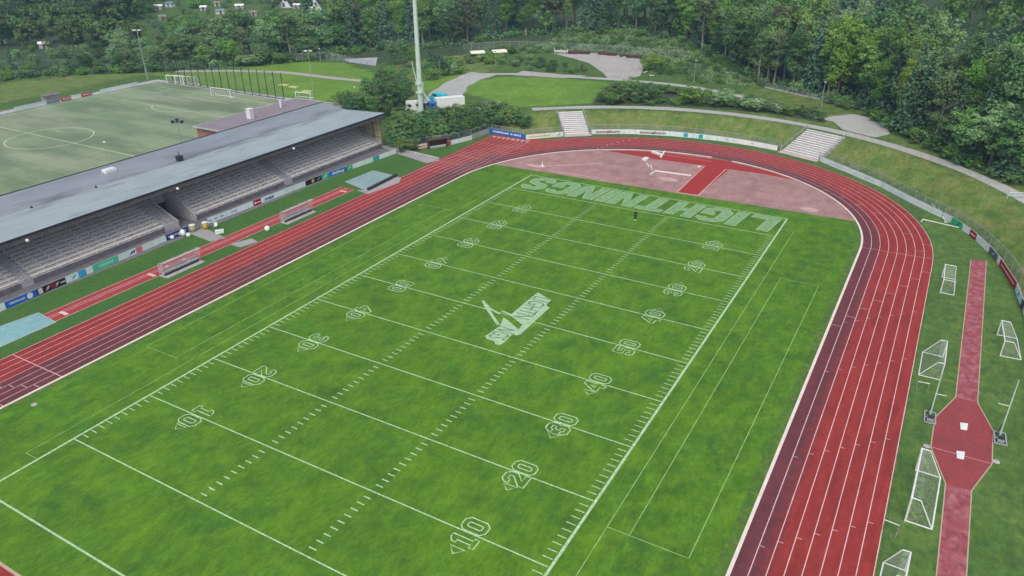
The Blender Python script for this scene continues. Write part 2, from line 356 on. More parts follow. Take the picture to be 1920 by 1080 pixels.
fs = [(j*nx+i, j*nx+i+1, (j+1)*nx+i+1, (j+1)*nx+i) for j in range(len(ys)-1) for i in range(nx-1)]
gb = MB(); gb.v = vs; gb.f = fs; gb.m = [0]*len(fs)
ground = struct(obj('ground', gb, m_ground, smooth=True))
def setattr_f(o, nm, vals):
    a = o.data.attributes.new(nm, 'FLOAT', 'POINT'); a.data.foreach_set('value', vals)
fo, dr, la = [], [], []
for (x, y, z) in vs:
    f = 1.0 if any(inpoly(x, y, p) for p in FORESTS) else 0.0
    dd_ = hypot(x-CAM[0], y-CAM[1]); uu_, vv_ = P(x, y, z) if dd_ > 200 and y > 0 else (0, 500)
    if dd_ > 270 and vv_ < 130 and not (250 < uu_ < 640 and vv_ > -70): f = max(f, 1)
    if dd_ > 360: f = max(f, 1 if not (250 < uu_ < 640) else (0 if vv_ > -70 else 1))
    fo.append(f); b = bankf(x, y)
    d = 1.0 if any(inpoly(x, y, p) for p in DRY) else (0.75 if 0.02 < b < .995 else 0)
    if x > -5 and y > 60 and b >= .99: d = .5
    dr.append(d); la.append(1.0 if any(inpoly(x, y, p) for p in LAWN) else 0.0)
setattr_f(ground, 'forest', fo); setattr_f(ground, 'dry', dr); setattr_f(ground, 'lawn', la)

# ------------------------------------------------------------------ stadium floor
def oval(R, n=64, y1=43.8, y0=-43.8, cx=CX):
    p = [(cx+R, y) for y in np.linspace(y0, y1, 12)[:-1]]
    p += [(cx+R*cos(a), y1+R*sin(a)) for a in np.linspace(0, pi, n)]
    p += [(cx-R, y) for y in np.linspace(y1, y0, 12)[1:-1]]
    p += [(cx+R*cos(a), y0+R*sin(a)) for a in np.linspace(pi, 2*pi, n)]
    return p
YD = 8.634/10
W2 = 24.384
ap = MB()
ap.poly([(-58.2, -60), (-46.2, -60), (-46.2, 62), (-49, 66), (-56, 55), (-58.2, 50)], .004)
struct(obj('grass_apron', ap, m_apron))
rt = MB(); rt.poly([(47, -45), (60, -45), (60, 10), (57.7, 32), (54.8, 50), (51.5, 59), (47.5, 65.2), (43, 70), (47, 44)], .004)
struct(obj('grass_verge', rt, M('verge_grass', [(.085, .17, .030), (.115, .19, .04), (.06, .135, .03)], (.16, .9), bump=.4, contrast=1.4, extra=stripes)))
inf = MB(); inf.poly(oval(36.6), .004)
playing = struct(obj('playing_field', inf, m_field))
ofb = MB(); ofb.poly([(28.6, -56), (36.3, -44), (36.3, 50), (34.8, 56), (28.6, 56)], .0058); ofb.poly([(-28.6, 52), (-35.6, 48), (-35.6, -44), (-28.6, -56)], .0058)
struct(obj('outfield_grass', ofb, m_out))
wg = MB(); wg.strip([p for p in oval(35.85)], 1.1, .008, closed=True)
wornring = struct(obj('worn_grass_edge', wg, m_side))
# track
Rr = [36.55+1.22*i for i in range(9)]
tk = MB(); wear = []
rings = [oval(R) for R in Rr]; n = len(rings[0])
for k, rg in enumerate(rings):
    for (x, y) in rg:
        tk.v.append((x, y, .012))
        wr = [.95, .8, .5, .05, 0, 0, 0, 0, 0][k]
        if x < 0 and y < 60: wr = [1, 1, 1, .9, .5, .1, 0, 0, 0][k]
        if y > 70: wr = [1, .9, .55, .3, .15, 0, 0, 0, 0][k]
        wear.append(wr)
for k in range(8):
    for i in range(n):
        j = (i+1) % n; tk.f.append((k*n+i, (k+1)*n+i, (k+1)*n+j, k*n+j)); tk.m.append(0)
track = struct(obj('running_track', tk, m_track)); setattr_f(track, 'wear', wear)
ch = MB(); ch.poly([(-46.32, 44.6), (-46.32, 74.0), (-38, 73.2), (-34, 76), (-36, 71), (-40, 65), (-44, 55.5), (-46, 46)], .0085)
struct(obj('sprint_chute', ch, m_track))
tl = MB()
for k in range(1, 8): tl.strip(rings[k], .075, .017, closed=True)
tl.strip(oval(Rr[8]-.03), .08, .0172, closed=True)
for k in range(0, 9): tl.strip([(CX-Rr[k]-.0, 44), (CX-Rr[k], 73.4)], .075, .0165)
rad = lambda a, r0, r1: [(CX+r0*cos(a), CY+r0*sin(a)), (CX+r1*cos(a), CY+r1*sin(a))]
tl.strip(rad(radians(2), Rr[0], Rr[8]), .06, .021)
for k, a in enumerate([9, 5, 14, 20, 26, 32, 38, 44]): tl.strip(rad(radians(a), Rr[7-k], Rr[8-k]), .06, .021)
for k in range(8): tl.strip([(CX+Rr[7-k], 40-k*3.2), (CX+Rr[8-k], 40-k*3.2)], .06, .021)
for k in range(8): tl.strip(rad(radians(124-k*1.8), Rr[k], Rr[k+1]), .1, .021)
for yy in (-24, -11, 6, 19): 
    for k in range(7): tl.strip([(CX+Rr[k+1]-.02, yy+k*1.2), (CX+Rr[k+1]+.45, yy+k*1.2)], .06, .021)
tl.strip([(CX-Rr[0], -37), (CX-Rr[8], -37)], .1, .021); tl.strip([(CX-Rr[0], -43.5), (CX-Rr[8], -43.5)], .07, .021)
for k in range(8):
    tl.strip([(CX-Rr[k]-.1, -39.5-.7*k), (CX-Rr[k+1]+.1, -39.5-.7*k)], .07, .021)
    tl.strip([(CX-Rr[k]-.5, 73.0-.03*k), (CX-Rr[k]-.5, 71.7)], .5, .021) if k < 8 else None
tl.strip([(CX-Rr[0]+2, 66.5), (CX-Rr[8], 66.5)], .07, .021); tl.strip([(CX-Rr[1], 56), (CX-Rr[8], 56)], .07, .021); 
for yy in (44.5, 50.5, 58.5): tl.strip([(CX-Rr[3], yy), (CX-Rr[8], yy)], .05, .021)
tlo = struct(obj('lane_lines', tl, m_tline))
for k, s in enumerate('12345678'):
    text(s, 1.0, m_tline, tlo, (CX-Rr[k]-.61, -45.6, .0225), (0, 0, 0), name='lane_number')
kb = MB(); ov = oval(36.4)
# kerb with the gap where the red run-up crosses
g0, g1 = G(1334, 296, 0), G(1371, 303, 0)
a0, a1 = math.atan2(g0[1]-CY, g0[0]-CX), math.atan2(g1[1]-CY, g1[0]-CX)
arc = lambda R, a, b, n=60: [(CX+R*cos(t), CY+R*sin(t)) for t in np.linspace(a, b, n)]
kb.strip([(CX+36.4, y) for y in np.linspace(-43.8, 43.8, 12)[:-1]]+arc(36.4, 0, min(a0, a1)), .3, .06, up=.06)
kb.strip(arc(36.4, max(a0, a1), pi)+[(CX-36.4, y) for y in np.linspace(43.8, -43.8, 12)[1:]], .3, .06, up=.06)
kb.strip([(CX+36.4*cos(t), -CY+36.4*sin(t)) for t in np.linspace(pi, 2*pi, 60)], .3, .06, up=.06)
struct(obj('kerb', kb, m_kerb))
# clay half-moon with red run-ups
clp = arc(36.2, math.atan2(56.0-CY, 33.9), pi-math.atan2(54.0-CY, 33.9), 70)
cl = MB(); cl.poly(clp, .013); clay = struct(obj('clay_area', cl, m_clay))
rd = MB()
rd.poly([G(u, v, 0) for u, v in ((1270, 360), (1309, 366), (1368, 317), (1372, 303), (1336, 297), (1320, 311))], .018)
rd.poly([G(u, v, 0) for u, v in ((1137, 282.5), (1180, 282.3), (1250, 286.5), (1330, 297.5), (1336, 297), (1320, 311), (1237, 300))], .0175)
rd.poly([G(u, v, 0) for u, v in ((1367, 317.5), (1372, 304.5), (1420, 315.5), (1460, 327), (1492, 338.5), (1440, 328))], .0175)
struct(obj('run_up', rd, m_clay2))
cln = MB()
for a, b, wd in (((1005, 313), (1131, 306), .22), ((1030, 320), (1124, 334), .18), ((1270, 360), (1322, 311), .14), ((1309, 366), (1360, 318), .14), ((1270, 361), (1309, 366), .1), ((1237, 300), (1322, 311.5), .1), ((1360, 317.5), (1440, 328), .1), ((1250, 291), (1334, 303), .1)):
    cln.strip([G(*a, 0), G(*b, 0)], wd, .023)
struct(obj('clay_area_lines', cln, m_tline))
for (u, v, rx, ry) in ((1397+120, 393, 1.5, 1.0), (1252, 336, 2.0, 1.0), (1004, 311, 2.2, .8)):
    x, y = G(u, v, 0); d = MB().poly([(x+rx*cos(t), y+ry*sin(t)) for t in np.linspace(0, 2*pi, 20)[:-1]], .0215); o = obj('dust_patch', d, m_claydust); struct(o)
sr = MB(); sr.poly([(-34, -56), (-30, -62), (-20, -72), (-6, -77), (10, -77), (25, -68), (34, -56)], .009); struct(obj('south_tartan_area', sr, m_track))
sre = MB(); sre.strip([(-34, -55.9), (34, -55.9)], .25, .02); struct(obj('tartan_edge', sre, m_woodl))

# football lines --------------------------------------------------------------
fl = MB(); z1 = .0125
def ln(a, b, wd=.14, m=None): fl.strip([a, b], wd, z1)
for s in (-1, 1): ln((s*W2, -60*YD), (s*W2, 60*YD), .26)
for k in (-60, 60): ln((-W2, k*YD), (W2, k*YD), .18)
fl2 = MB()
for k in range(-50, 51, 10): fl2.strip([(-W2+.2, k*YD), (W2-.2, k*YD)], .135, .0165)
tick = MB()
for k in range(-49, 50):
    if k % 10 == 0: continue
    for s in (-1, 1):
        tick.strip([(s*(W2-.25), k*YD), (s*(W2-1.15), k*YD)], .11, .013)
        tick.strip([(s*6.1, k*YD), (s*6.9, k*YD)], .13, .013)
pl = obj('sideline', fl, m_line, playing); obj('yard_lines', fl2, m_line, playing); obj('hash_marks', tick, m_line, playing)
sf = MB()
for a, b in (((33.6, -28.2), (33.6, 28)), ((28.5, -28.1), (28.5, 28)), ((26.5, -48), (26.5, 46.7)), ((26.5, -28.2), (33.6, -28.2)), ((28.5, 28), (33.6, 28)), ((26.5, 46.7), (24.5, 46.7)),
             ((-33.6, -28), (-33.6, 28)), ((-28.4, -28), (-28.4, 28)), ((-26.3, -46.8), (-26.3, 46)), ((-33.6, -28), (-28, -28)), ((-26.3, -46.8), (-24.4, -46.8)), ((-33.6, 28), (-27, 28))):
    sf.strip([a, b], .07, .0118)
obj('soccer_lines', sf, m_thin, playing)
GL = {'0': ([(1, 0), (3, 0), (4, 1), (4, 5), (3, 6), (1, 6), (0, 5), (0, 1)], [(1.5, 1.3), (2.5, 1.3), (2.7, 1.6), (2.7, 4.4), (2.5, 4.7), (1.5, 4.7), (1.3, 4.4), (1.3, 1.6)]),
 '1': ([(.6, 0), (3.4, 0), (3.4, 1.1), (2.7, 1.1), (2.7, 6), (1.7, 6), (.6, 5.2), (.6, 4.3), (1.4, 4.3), (1.4, 1.1), (.6, 1.1)],),
 '2': ([(0, 0), (4, 0), (4, 1.3), (1.9, 1.3), (4, 3.2), (4, 5), (3, 6), (1, 6), (0, 5), (0, 4), (1.3, 4), (1.3, 4.7), (2.7, 4.7), (2.7, 3.8), (0, 1.4)],),
 '3': ([(1, 0), (3, 0), (4, 1), (4, 2.6), (3.5, 3), (4, 3.4), (4, 5), (3, 6), (1, 6), (0, 5), (0, 4.1), (1.3, 4.1), (1.3, 4.7), (2.7, 4.7), (2.7, 3.6), (1.5, 3.6), (1.5, 2.4), (2.7, 2.4), (2.7, 1.3), (1.3, 1.3), (1.3, 1.9), (0, 1.9), (0, 1)],),
 '4': ([(2.4, 0), (3.7, 0), (3.7, 1.3), (4.2, 1.3), (4.2, 2.5), (3.7, 2.5), (3.7, 6), (2.4, 6), (0, 2.6), (0, 1.3), (2.4, 1.3)], [(1.4, 2.5), (2.4, 2.5), (2.4, 4)]),
 '5': ([(1, 0), (3, 0), (4, 1), (4, 3), (3.1, 3.9), (1.3, 3.9), (1.3, 4.8), (3.8, 4.8), (3.8, 6), (0, 6), (0, 2.9), (2.7, 2.9), (2.7, 1.3), (1.3, 1.3), (1.3, 1.9), (0, 1.9), (0, 1)],),
 '<': ([(0, 3), (1.9, 1.2), (1.9, 4.8)],), '>': ([(1.9, 3), (0, 1.2), (0, 4.8)],)}
GW = {'<': 2.4, '>': 2.4}
def number(side, k, txt, arrow):
    s = .40; mb = MB(); x = 0
    chars = txt if not arrow else ('<'+txt if arrow == 'L' else txt+'>')
    # text width centred on the gap between the digits
    pos = []; cx = 0
    for c in chars: pos.append(cx); cx += GW.get(c, 4.7)
    first = chars.index(txt[0]); mid = pos[first]+4.35
    for c, px in zip(chars, pos):
        for poly in GL[c]:
            q = [((px+a-mid)*s*.95, (b-3)*s) for a, b in poly]
            if side > 0: q = [(-b, a) for a, b in q]
            else: q = [(b, -a) for a, b in q]
            q = [(side*16.8+a, k*YD+b) for a, b in q]
            mb.strip(q, .13, .0185, closed=True)
    return obj('yard_number', mb, m_line, playing)
for k in (-40, -30, -20, -10, 0, 10, 20, 30, 40):
    t = str(50-abs(k))
    for side in (-1, 1):
        if k == 0: ar = None
        elif side > 0: ar = 'L' if k < 0 else 'R'
        else: ar = 'R' if k < 0 else 'L'
        number(side, k, t, ar)
# end-zone lettering, one block letter after the other
ELET = {'L': [[(0, 0), (4, 0), (4, 1.3), (1.6, 1.3), (1.6, 6), (0, 6)]], 'I': [[(0, 0), (1.6, 0), (1.6, 6), (0, 6)]],
 'H': [[(0, 0), (1.5, 0), (1.5, 2.4), (2.7, 2.4), (2.7, 0), (4.2, 0), (4.2, 6), (2.7, 6), (2.7, 3.7), (1.5, 3.7), (1.5, 6), (0, 6)]],
 'T': [[(1.3, 0), (2.9, 0), (2.9, 4.7), (4.2, 4.7), (4.2, 6), (0, 6), (0, 4.7), (1.3, 4.7)]],
 'N': [[(0, 0), (1.4, 0), (1.4, 3.6), (2.8, 0), (4.3, 0), (4.3, 6), (2.9, 6), (2.9, 2.5), (1.5, 6), (0, 6)]],
 'G': [[(1.1, 0), (3.2, 0), (4.2, 1), (4.2, 3.2), (2.3, 3.2), (2.3, 2.2), (2.8, 2.2), (2.8, 1.4), (2.4, 1.1), (1.8, 1.1), (1.5, 1.5), (1.5, 4.5), (1.9, 4.9), (2.5, 4.9), (2.8, 4.4), (4.2, 4.4), (4.2, 5), (3.2, 6), (1.1, 6), (0, 4.9), (0, 1.1)]],
 'S': [[(.9, 0), (3.2, 0), (4.1, .9), (4.1, 2.6), (3.2, 3.4), (1.7, 3.9), (1.5, 4.2), (1.5, 4.6), (1.8, 4.9), (2.4, 4.9), (2.7, 4.3), (4.1, 4.3), (4.1, 5.1), (3.2, 6), (.9, 6), (.1, 5.1), (.1, 3.6), (.9, 2.8), (2.4, 2.4), (2.7, 2.1), (2.7, 1.4), (2.4, 1.1), (1.7, 1.1), (1.5, 1.8), (0, 1.8), (0, .9)]]}
xx = 23.2

tot = {'I': 2.0}; word = 'LIGHTNINGS'; wsum = sum({'I': 1.6}.get(c, 4.2) for c in word); gap = (46.2-wsum*1.12)/9
for c in word:
    wd = {'I': 1.6}.get(c, 4.2)*1.12
    mb = MB()
    for poly in ELET[c]: mb.poly([(xx-a*1.12-(b-3)*.13, 50.9*YD+.45+(6-b)*1.15) for a, b in poly], .0165)
    mb.cm = 1
    for poly in ELET[c]: mb.strip([(xx-a*1.12-(b-3)*.13, 50.9*YD+.45+(6-b)*1.15) for a, b in poly], .13, .0185, closed=True)
    obj('endzone_letter', mb, [m_letter, m_logo], playing); xx -= wd+gap
# centre logo, painted flat on the grass
def LG(x, y): return G(890+x/9, 540+y/9, 0)
lg = MB()
lg.poly([LG(*p) for p in ((1060, 75), (1290, 205), (1205, 290), (1265, 335), (770, 785), (700, 800), (650, 770), (520, 900), (440, 960), (350, 955), (335, 905), (205, 860), (175, 815), (430, 640), (485, 500), (560, 545), (740, 700), (805, 620), (620, 440))], .0135)
lg.strip([LG(140, 215), LG(215, 350), LG(400, 620)], .42, .0150); lg.strip([LG(140, 225), LG(260, 350), LG(425, 440), LG(455, 385), LG(620, 455), LG(800, 600)], .34, .0155)
lgo = obj('field_logo', lg, m_logo, playing)
lk = MB(); lk.poly([LG(*p) for p in ((440, 420), (460, 385), (620, 470), (805, 625), (740, 690), (640, 735), (600, 690), (735, 680), (490, 500), (470, 470))], .0175)
c0, c1 = LG(1200, 175), LG(690, 520)
def logotext(s, p0, p1, size):
    x = (p0[0]+p1[0])/2; y = (p0[1]+p1[1])/2; ang = math.atan2(p1[1]-p0[1], p1[0]-p0[0]); L = hypot(p1[0]-p0[0], p1[1]-p0[1])
    o = text(s, size, m_logodk, playing, (x, y, .0195), (0, 0, ang), name='logo_lettering', bold=.004)
    wd = max(v.co.x for v in o.data.vertices)-min(v.co.x for v in o.data.vertices); o.scale = (L/wd, 1, 1); return o
logotext('LIGHTN', LG(1135, 160), LG(770, 510), 3.4)
logotext('NGS', LG(550, 675), LG(340, 850), 3.3)

# side areas --------------------------------------------------------------
rl = MB(); rl.bb(-52.4, -49.2, -29.6, 28.4, 0, .010); rwl = struct(obj('long_jump_runway', rl, M('run_red', [(.36, .055, .055), (.30, .05, .05)], (.5,))))
l2 = MB()
for x in (-52.38, -51.2, -50.7, -49.25): l2.strip([(x, -29.6), (x, 28.4)], .09, .0145)
for y in (-27.8, -22.6+8, -11.6, -8.6, 26.5): l2.box((-50.4, y, .02), (1.5, .5, .012))
obj('runway_lines', l2, m_tline, rwl)
pr_ = MB(); OC = [(1820, 487), (1849.5, 489), (1833, 755), (1862, 808), (1860, 870), (1821.7, 920), (1811, 1095), (1754, 1095), (1772.7, 907), (1745, 838), (1753, 783), (1791.7, 745)]
ocw = [G(u, v, 0) for u, v in OC]; ocw[0] = (51.5, 47.9)
pr_.poly([ocw[0], ocw[1], ocw[2], ocw[11]], .010); pr_.poly([ocw[8], ocw[5], ocw[6], ocw[7]], .010); prw = struct(obj('pole_vault_runway', pr_, m_run))
p2 = MB(); p2.poly([ocw[11], ocw[2], ocw[3], ocw[4], ocw[5], ocw[8], ocw[9], ocw[10]], .0102); obj('vault_zone', p2, m_run2, prw)
p3 = MB(); p3.strip([ocw[i] for i in (7, 8, 9, 10, 11, 0)], .10, .035, up=.035); p3.strip([ocw[i] for i in (1, 2, 3, 4, 5, 6)], .10, .035, up=.035); obj('edging', p3, m_woodl, prw)
p4 = MB(); p4.strip([ocw[9], ocw[4]], .05, .0165); obj('zero_line', p4, m_tline, prw)
# artificial pitch ---------------------------------------------------------
ax0, ax1, ay0, ay1 = -166.3, -104.3, -27.5, 72.0
am = MB(); am.poly([(ax0-4, ay0-6), (ax1+5, ay0-6), (ax1+5, ay1+6), (ax0-4, ay1+6)], .006); tf = struct(obj('artificial_pitch', am, m_astro))
al = MB(); C_ = ((ax0+ax1)/2, 22.3)
al.strip([(ax0, ay0), (ax1, ay0), (ax1, ay1), (ax0, ay1)], .22, .012, closed=True)
al.strip([(ax0, C_[1]), (ax1, C_[1])], .22, .013)
al.strip([(C_[0]+9.15*cos(t), C_[1]+9.15*sin(t)) for t in np.linspace(0, 2*pi, 40)[:-1]], .22, .014, closed=True)
for bw, bd in ((20.15, 16.5), (9.16, 5.5)): al.strip([(C_[0]-bw, ay1), (C_[0]-bw, ay1-bd), (C_[0]+bw, ay1-bd), (C_[0]+bw, ay1)], .2, .013)
al.strip([(C_[0]+9.15*cos(t), ay1-11+9.15*sin(t)) for t in np.linspace(pi+.65, 2*pi-.65, 16)], .2, .014)
obj('turf_lines', al, m_aline, tf)
ae = MB(); ae.strip([(ax0-4, ay0), (ax0-4, ay1+6), (ax1+5, ay1+6)], 3.4, .011); struct(obj('pitch_border_path', ae, m_conc))

# paths on the plateau ------------------------------------------------------
def lay(name, pts_or_line, mat, width=None, dz=.05, z_extra=0):
    mb = MB()
    if width:
        P_ = []
        for a, b in zip(pts_or_line, pts_or_line[1:]):
            k = max(1, int(hypot(b[0]-a[0], b[1]-a[1])/1.5))
            for i in range(k): t = i/k; P_.append((a[0]+(b[0]-a[0])*t, a[1]+(b[1]-a[1])*t))
        P_.append(pts_or_line[-1])
        # smooth
        for _ in range(14): P_ = [P_[0]]+[((P_[i-1][0]+2*P_[i][0]+P_[i+1][0])/4, (P_[i-1][1]+2*P_[i][1]+P_[i+1][1])/4) for i in range(1, len(P_)-1)]+[P_[-1]]
        nw = 4
        rows = []
        for i, p in enumerate(P_):
            a = np.array(P_[max(0, i-1)]); b = np.array(P_[min(len(P_)-1, i+1)]); t = b-a; t /= np.linalg.norm(t)+1e-9; nn = np.array([-t[1], t[0]])
            wloc = width if not callable(width) else width(i/(len(P_)-1))
            wob = 1+.06*sin(i*.9)+.05*sin(i*.37+1)
            rows.append([np.array(p)+nn*wloc*wob*(k/nw-.5) for k in range(nw+1)])
        mb.v = [(q[0], q[1], H(q[0], q[1])+dz) for r in rows for q in r]
        m1 = nw+1
        mb.f = [(i*m1+k, i*m1+k+1, (i+1)*m1+k+1, (i+1)*m1+k) for i in range(len(rows)-1) for k in range(nw)]; mb.m = [0]*len(mb.f)
    else: mb.poly(pts_or_line, z_extra+dz)
    return struct(obj(name, mb, mat))
ring = [(CX+62.2*cos(t)*(1 if t > .95 else 1+.075*(.95-t)), CY+62.2*sin(t)) for t in np.linspace(.15, 2.36, 50)]
lay('bank_path', ring, m_asph, 2.9, .05)
lay('park_path', [G(u, v) for u, v in ((1655, 243), (1600, 233), (1560, 226), (1500, 212), (1430, 190), (1330, 168), (1250, 157), (1150, 149), (1050, 143), (960, 138), (900, 141), (872, 136))], m_asph, 2.6, .06)
lay('road', [G(u, v) for u, v in ((905, 138), (870, 150), (845, 165), (830, 185), (800, 215))], m_asph, 9.0, .045)
lay('turning_area', [G(u, v) for u, v in ((1552, 219), (1600, 214), (1640, 222), (1664, 238), (1668, 252), (1640, 258), (1580, 243))], m_asph, None, .028, 3.2)
lay('field_track', [G(u, v) for u, v in ((330, 134), (450, 133), (540, 136), (600, 144), (680, 152))], m_gravel, 3.0, .05)
lay('gravel_lot', [G(u, v) for u, v in ((1038, 101), (1060, 99), (1120, 100), (1200, 109), (1206, 130), (1200, 143), (1165, 151), (1140, 148), (1132, 138), (1105, 119), (1075, 110))], m_gravel, None, .055, H(*G(1150, 130)))
dp = lay('rubble_strip', [G(u, v) for u, v in ((980, 133), (1060, 140), (1100, 142), (1060, 147), (960, 141))], M('rubble', [(.38, .33, .30), (.26, .22, .19), (.48, .45, .42)], (.5, 1.5), contrast=1.5), None, .03, 3.2)
TYA = G(333, 423, 0)[1]-1
pv = MB(); pv.poly([G(u, v, 0) for u, v in ((353, 437), (383, 427), (424, 446.5), (394, 453))], .0145); pv.poly([G(u, v, 0) for u, v in ((430, 458), (472, 447), (484, 453.5), (450, 464))], .0145)
pv.poly([G(u, v, 0) for u, v in ((706, 272), (745, 274), (792, 291), (826, 300), (800, 306), (744, 288))], .0145)
pvd = MB(); pvd.poly([(-62.4, -45), (-57.9, -45), (-57.9, 52), (-62.4, 52)], .0125); pvd.poly([(-70, TYA), (-62.4, TYA), (-62.4, TYA+5), (-70, TYA+5)], .0125); struct(obj('stand_walkway', pvd, m_fascia))
struct(obj('paving', pv, m_pave))
kk = MB(); kk.strip([G(757, 282, 0), G(824, 298, 0)], .5, .2, up=.2); struct(obj('ramp_kerb', kk, m_conc))
# tennis court far left of the mast
tc = MB(); q = [G(u, v) for u, v in ((643, 111), (708, 108), (704, 124), (655, 117))]; tc.poly(q, H(*q[0])+.08); struct(obj('court', tc, M('court', [(.40, .43, .47), (.34, .37, .41)], (.3,))))

# ------------------------------------------------------------------ grandstand
XF, ZF, NR, RD, RH = -62.4, .9, 15, .78, .33
Y0, Y1 = -37.0, 53.2
def yat(x, u, z=.5):
    lo, hi = -60, 120
    for _ in range(40):
        m = (lo+hi)/2
        if P(x, m, z)[0] < u: lo = m
        else: hi = m
    return lo
TY0, TY1 = yat(XF, 333, .6)+.1, yat(XF, 360, .6)+.4           # tunnel opening
A1, A2 = yat(XF, 60, .9), yat(XF, 545, .9)                       # aisles
st = thing('grandstand', 'long concrete grandstand with rows of benches under a flat grey roof beside the home straight', 'grandstand', (-68, 8, 0))
LOC = (68, -8, 0)
def sobj(name, mb, mat, parent=st, **k):
    mb.v = [(x+68, y-8, z) for x, y, z in mb.v] if parent is st else mb.v
    return obj(name, mb, mat, parent, **k)
tr = MB()
for a, b in ((Y0, TY0-.3), (TY1+.3, Y1)):
    for i in range(NR):
        tr.bb(XF-(i+1)*RD, XF-i*RD, a, b, 0, ZF+i*RH)
for i in range(9, NR): tr.bb(XF-(i+1)*RD, XF-i*RD, TY0-.3, TY1+.3, 3.4, ZF+i*RH)
tr.bb(XF-NR*RD-.3, XF-NR*RD, Y0, Y1, 0, 7.0)
sobj('terrace', tr, m_concd)
secs = [(Y0, A1-1.6), (A1+.1, TY0-2.6), (TY1+.6, A2-1.8), (A2+.3, Y1-1.6)]
for a, b in secs:
    for i in range(NR):
        top = MB(); x = XF-i*RD-.12; z = ZF+i*RH
        if b-a < 1: continue
        yy = a
        while yy < b-.2:
            e = min(b, yy+5.6)
            top.bb(x-.26, x+.08, yy, e-.02, z+.26, z+.32)
            for q in np.arange(yy+.4, e, 1.9): top.bb(x-.16, x+.02, q-.05, q+.05, z, z+.26)
            yy = e
        sobj('bench_row', top, m_bench if i < 9 else m_bench2)
for a, b in ((A1-1.5, A1), (TY0-2.5, TY0-.4), (A2-1.7, A2+.2), (Y1-1.5, Y1-.1)):
    mb = MB()
    for i in range(NR*2): mb.bb(XF-(i+1)*RD/2-.02, XF-i*RD/2+(.03 if i == 0 else 0), a, b, 0, ZF+(i+1)*RH/2+.04)
    sobj('stairs', mb, m_conc)
for yy in (A1-.75, A2-.7):
    mb = MB()
    ps = [(XF+.5, yy, .9), (XF, yy, 1.7)]+[(XF-k, yy, ZF+k*RH/RD+1.0) for k in range(1, 11)]
    mb.path(ps, .035)
    for k in range(0, 11, 2): mb.tube((XF-k, yy, ZF+k*RH/RD), (XF-k, yy, ZF+k*RH/RD+1.0), .03)
    sobj('handrail', mb, m_post)
tw = MB()
for y, h in ((TY0-.15, .0), (TY1+.15, .5)):
    tw.add([(XF+.3, y-.15, 0), (XF+.3, y-.15, 1.3), (XF-6.9, y-.15, 4.3+h), (XF-6.9, y-.15, 0), (XF+.3, y+.15, 0), (XF+.3, y+.15, 1.3), (XF-6.9, y+.15, 4.3+h), (XF-6.9, y+.15, 0)],
           [(0, 1, 2, 3), (7, 6, 5, 4), (0, 4, 5, 1), (1, 5, 6, 2), (2, 6, 7, 3)])
tw.bb(XF-7.2, XF-6.9, TY0-.3, TY1+.3, 2.3, 4.6)
sobj('tunnel_wall', tw, m_conc)
tp = MB(); tp.bb(XF-7.15, XF-6.92, TY0, TY1, 0, 2.28); sobj('tunnel_door', tp, m_dark)
for a, b in ((Y0, A1-1.6), (A1+.1, TY0-2.6), (TY1+.6, A2-1.8), (A2+.3, Y1-.2)): sobj('front_wall', MB().bb(XF+.005, XF+.06, a, b, 0, .88), m_fascia)
pb_ = MB(); pb_.bb(-73.6, -71.6, TY0-5, TY0-.6, 5.3, 6.9); sobj('press_box', pb_, m_panel)
# roof
rf = MB()
xs_ = [(-61.6, 7.45), (-73.0, 6.95), (-79.3, 7.9)]
rf.cm = 0
for (xa, za), (xb, zb), k in ((xs_[0], xs_[1], 0), (xs_[1], xs_[2], 1)):
    rf.cm = k; rf.add([(xa, Y0-1, za), (xa, Y1+.9, za), (xb, Y1+.9, zb), (xb, Y0-1, zb), (xa, Y0-1, za-.3), (xa, Y1+.9, za-.3), (xb, Y1+.9, zb-.3), (xb, Y0-1, zb-.3)],
       [(3, 2, 1, 0), (4, 5, 6, 7), (0, 1, 5, 4), (1, 2, 6, 5), (2, 3, 7, 6), (3, 0, 4, 7)])
rfo = sobj('roof', rf, [m_roof, m_roof2])
fa = MB(); fa.bb(-61.95, -61.7, Y0-.9, Y1+.8, 6.62, 7.15); sobj('fascia', fa, m_fascia)
fe = MB(); fe.bb(-61.58, -61.52, Y0-1, Y1+.92, 7.18, 7.52); fe.bb(-79.42, -79.32, Y0-1, Y1+.92, 7.62, 8.02); sobj('gutter', fe, m_dark)
sw = MB(); zt = lambda x: 7.1+(x+61.6)*.043; zb_ = lambda x: max(.2, ZF+(XF-x)*RH/RD)
cols = np.linspace(XF, XF-11.4, 6)
for a, b in zip(cols, cols[1:]):
    for yy in (Y1,):
        sw.add([(a, yy, zb_(a)-.8), (b, yy, zb_(b)-.8), (b, yy, zt(b)), (a, yy, zt(a)), (a, yy+.15, 0), (b, yy+.15, 0), (b, yy+.15, zt(b)), (a, yy+.15, zt(a))],
               [(0, 1, 2, 3), (7, 6, 5, 4), (0, 3, 7, 4)])
sobj('side_wall', sw, m_panel)
sf_ = MB()
for x in cols[:-1]: sf_.bb(x-.07, x+.07, Y1-.07, Y1-.01, zb_(x)-.4, zt(x))
for z in (2.2, 3.7, 5.2):
    xe = XF-max(0, (z-ZF)/(RH/RD)); sf_.bb(xe-.2, XF, Y1-.065, Y1-.005, z-.035, z+.035)
sobj('wall_frame', sf_, m_wood)
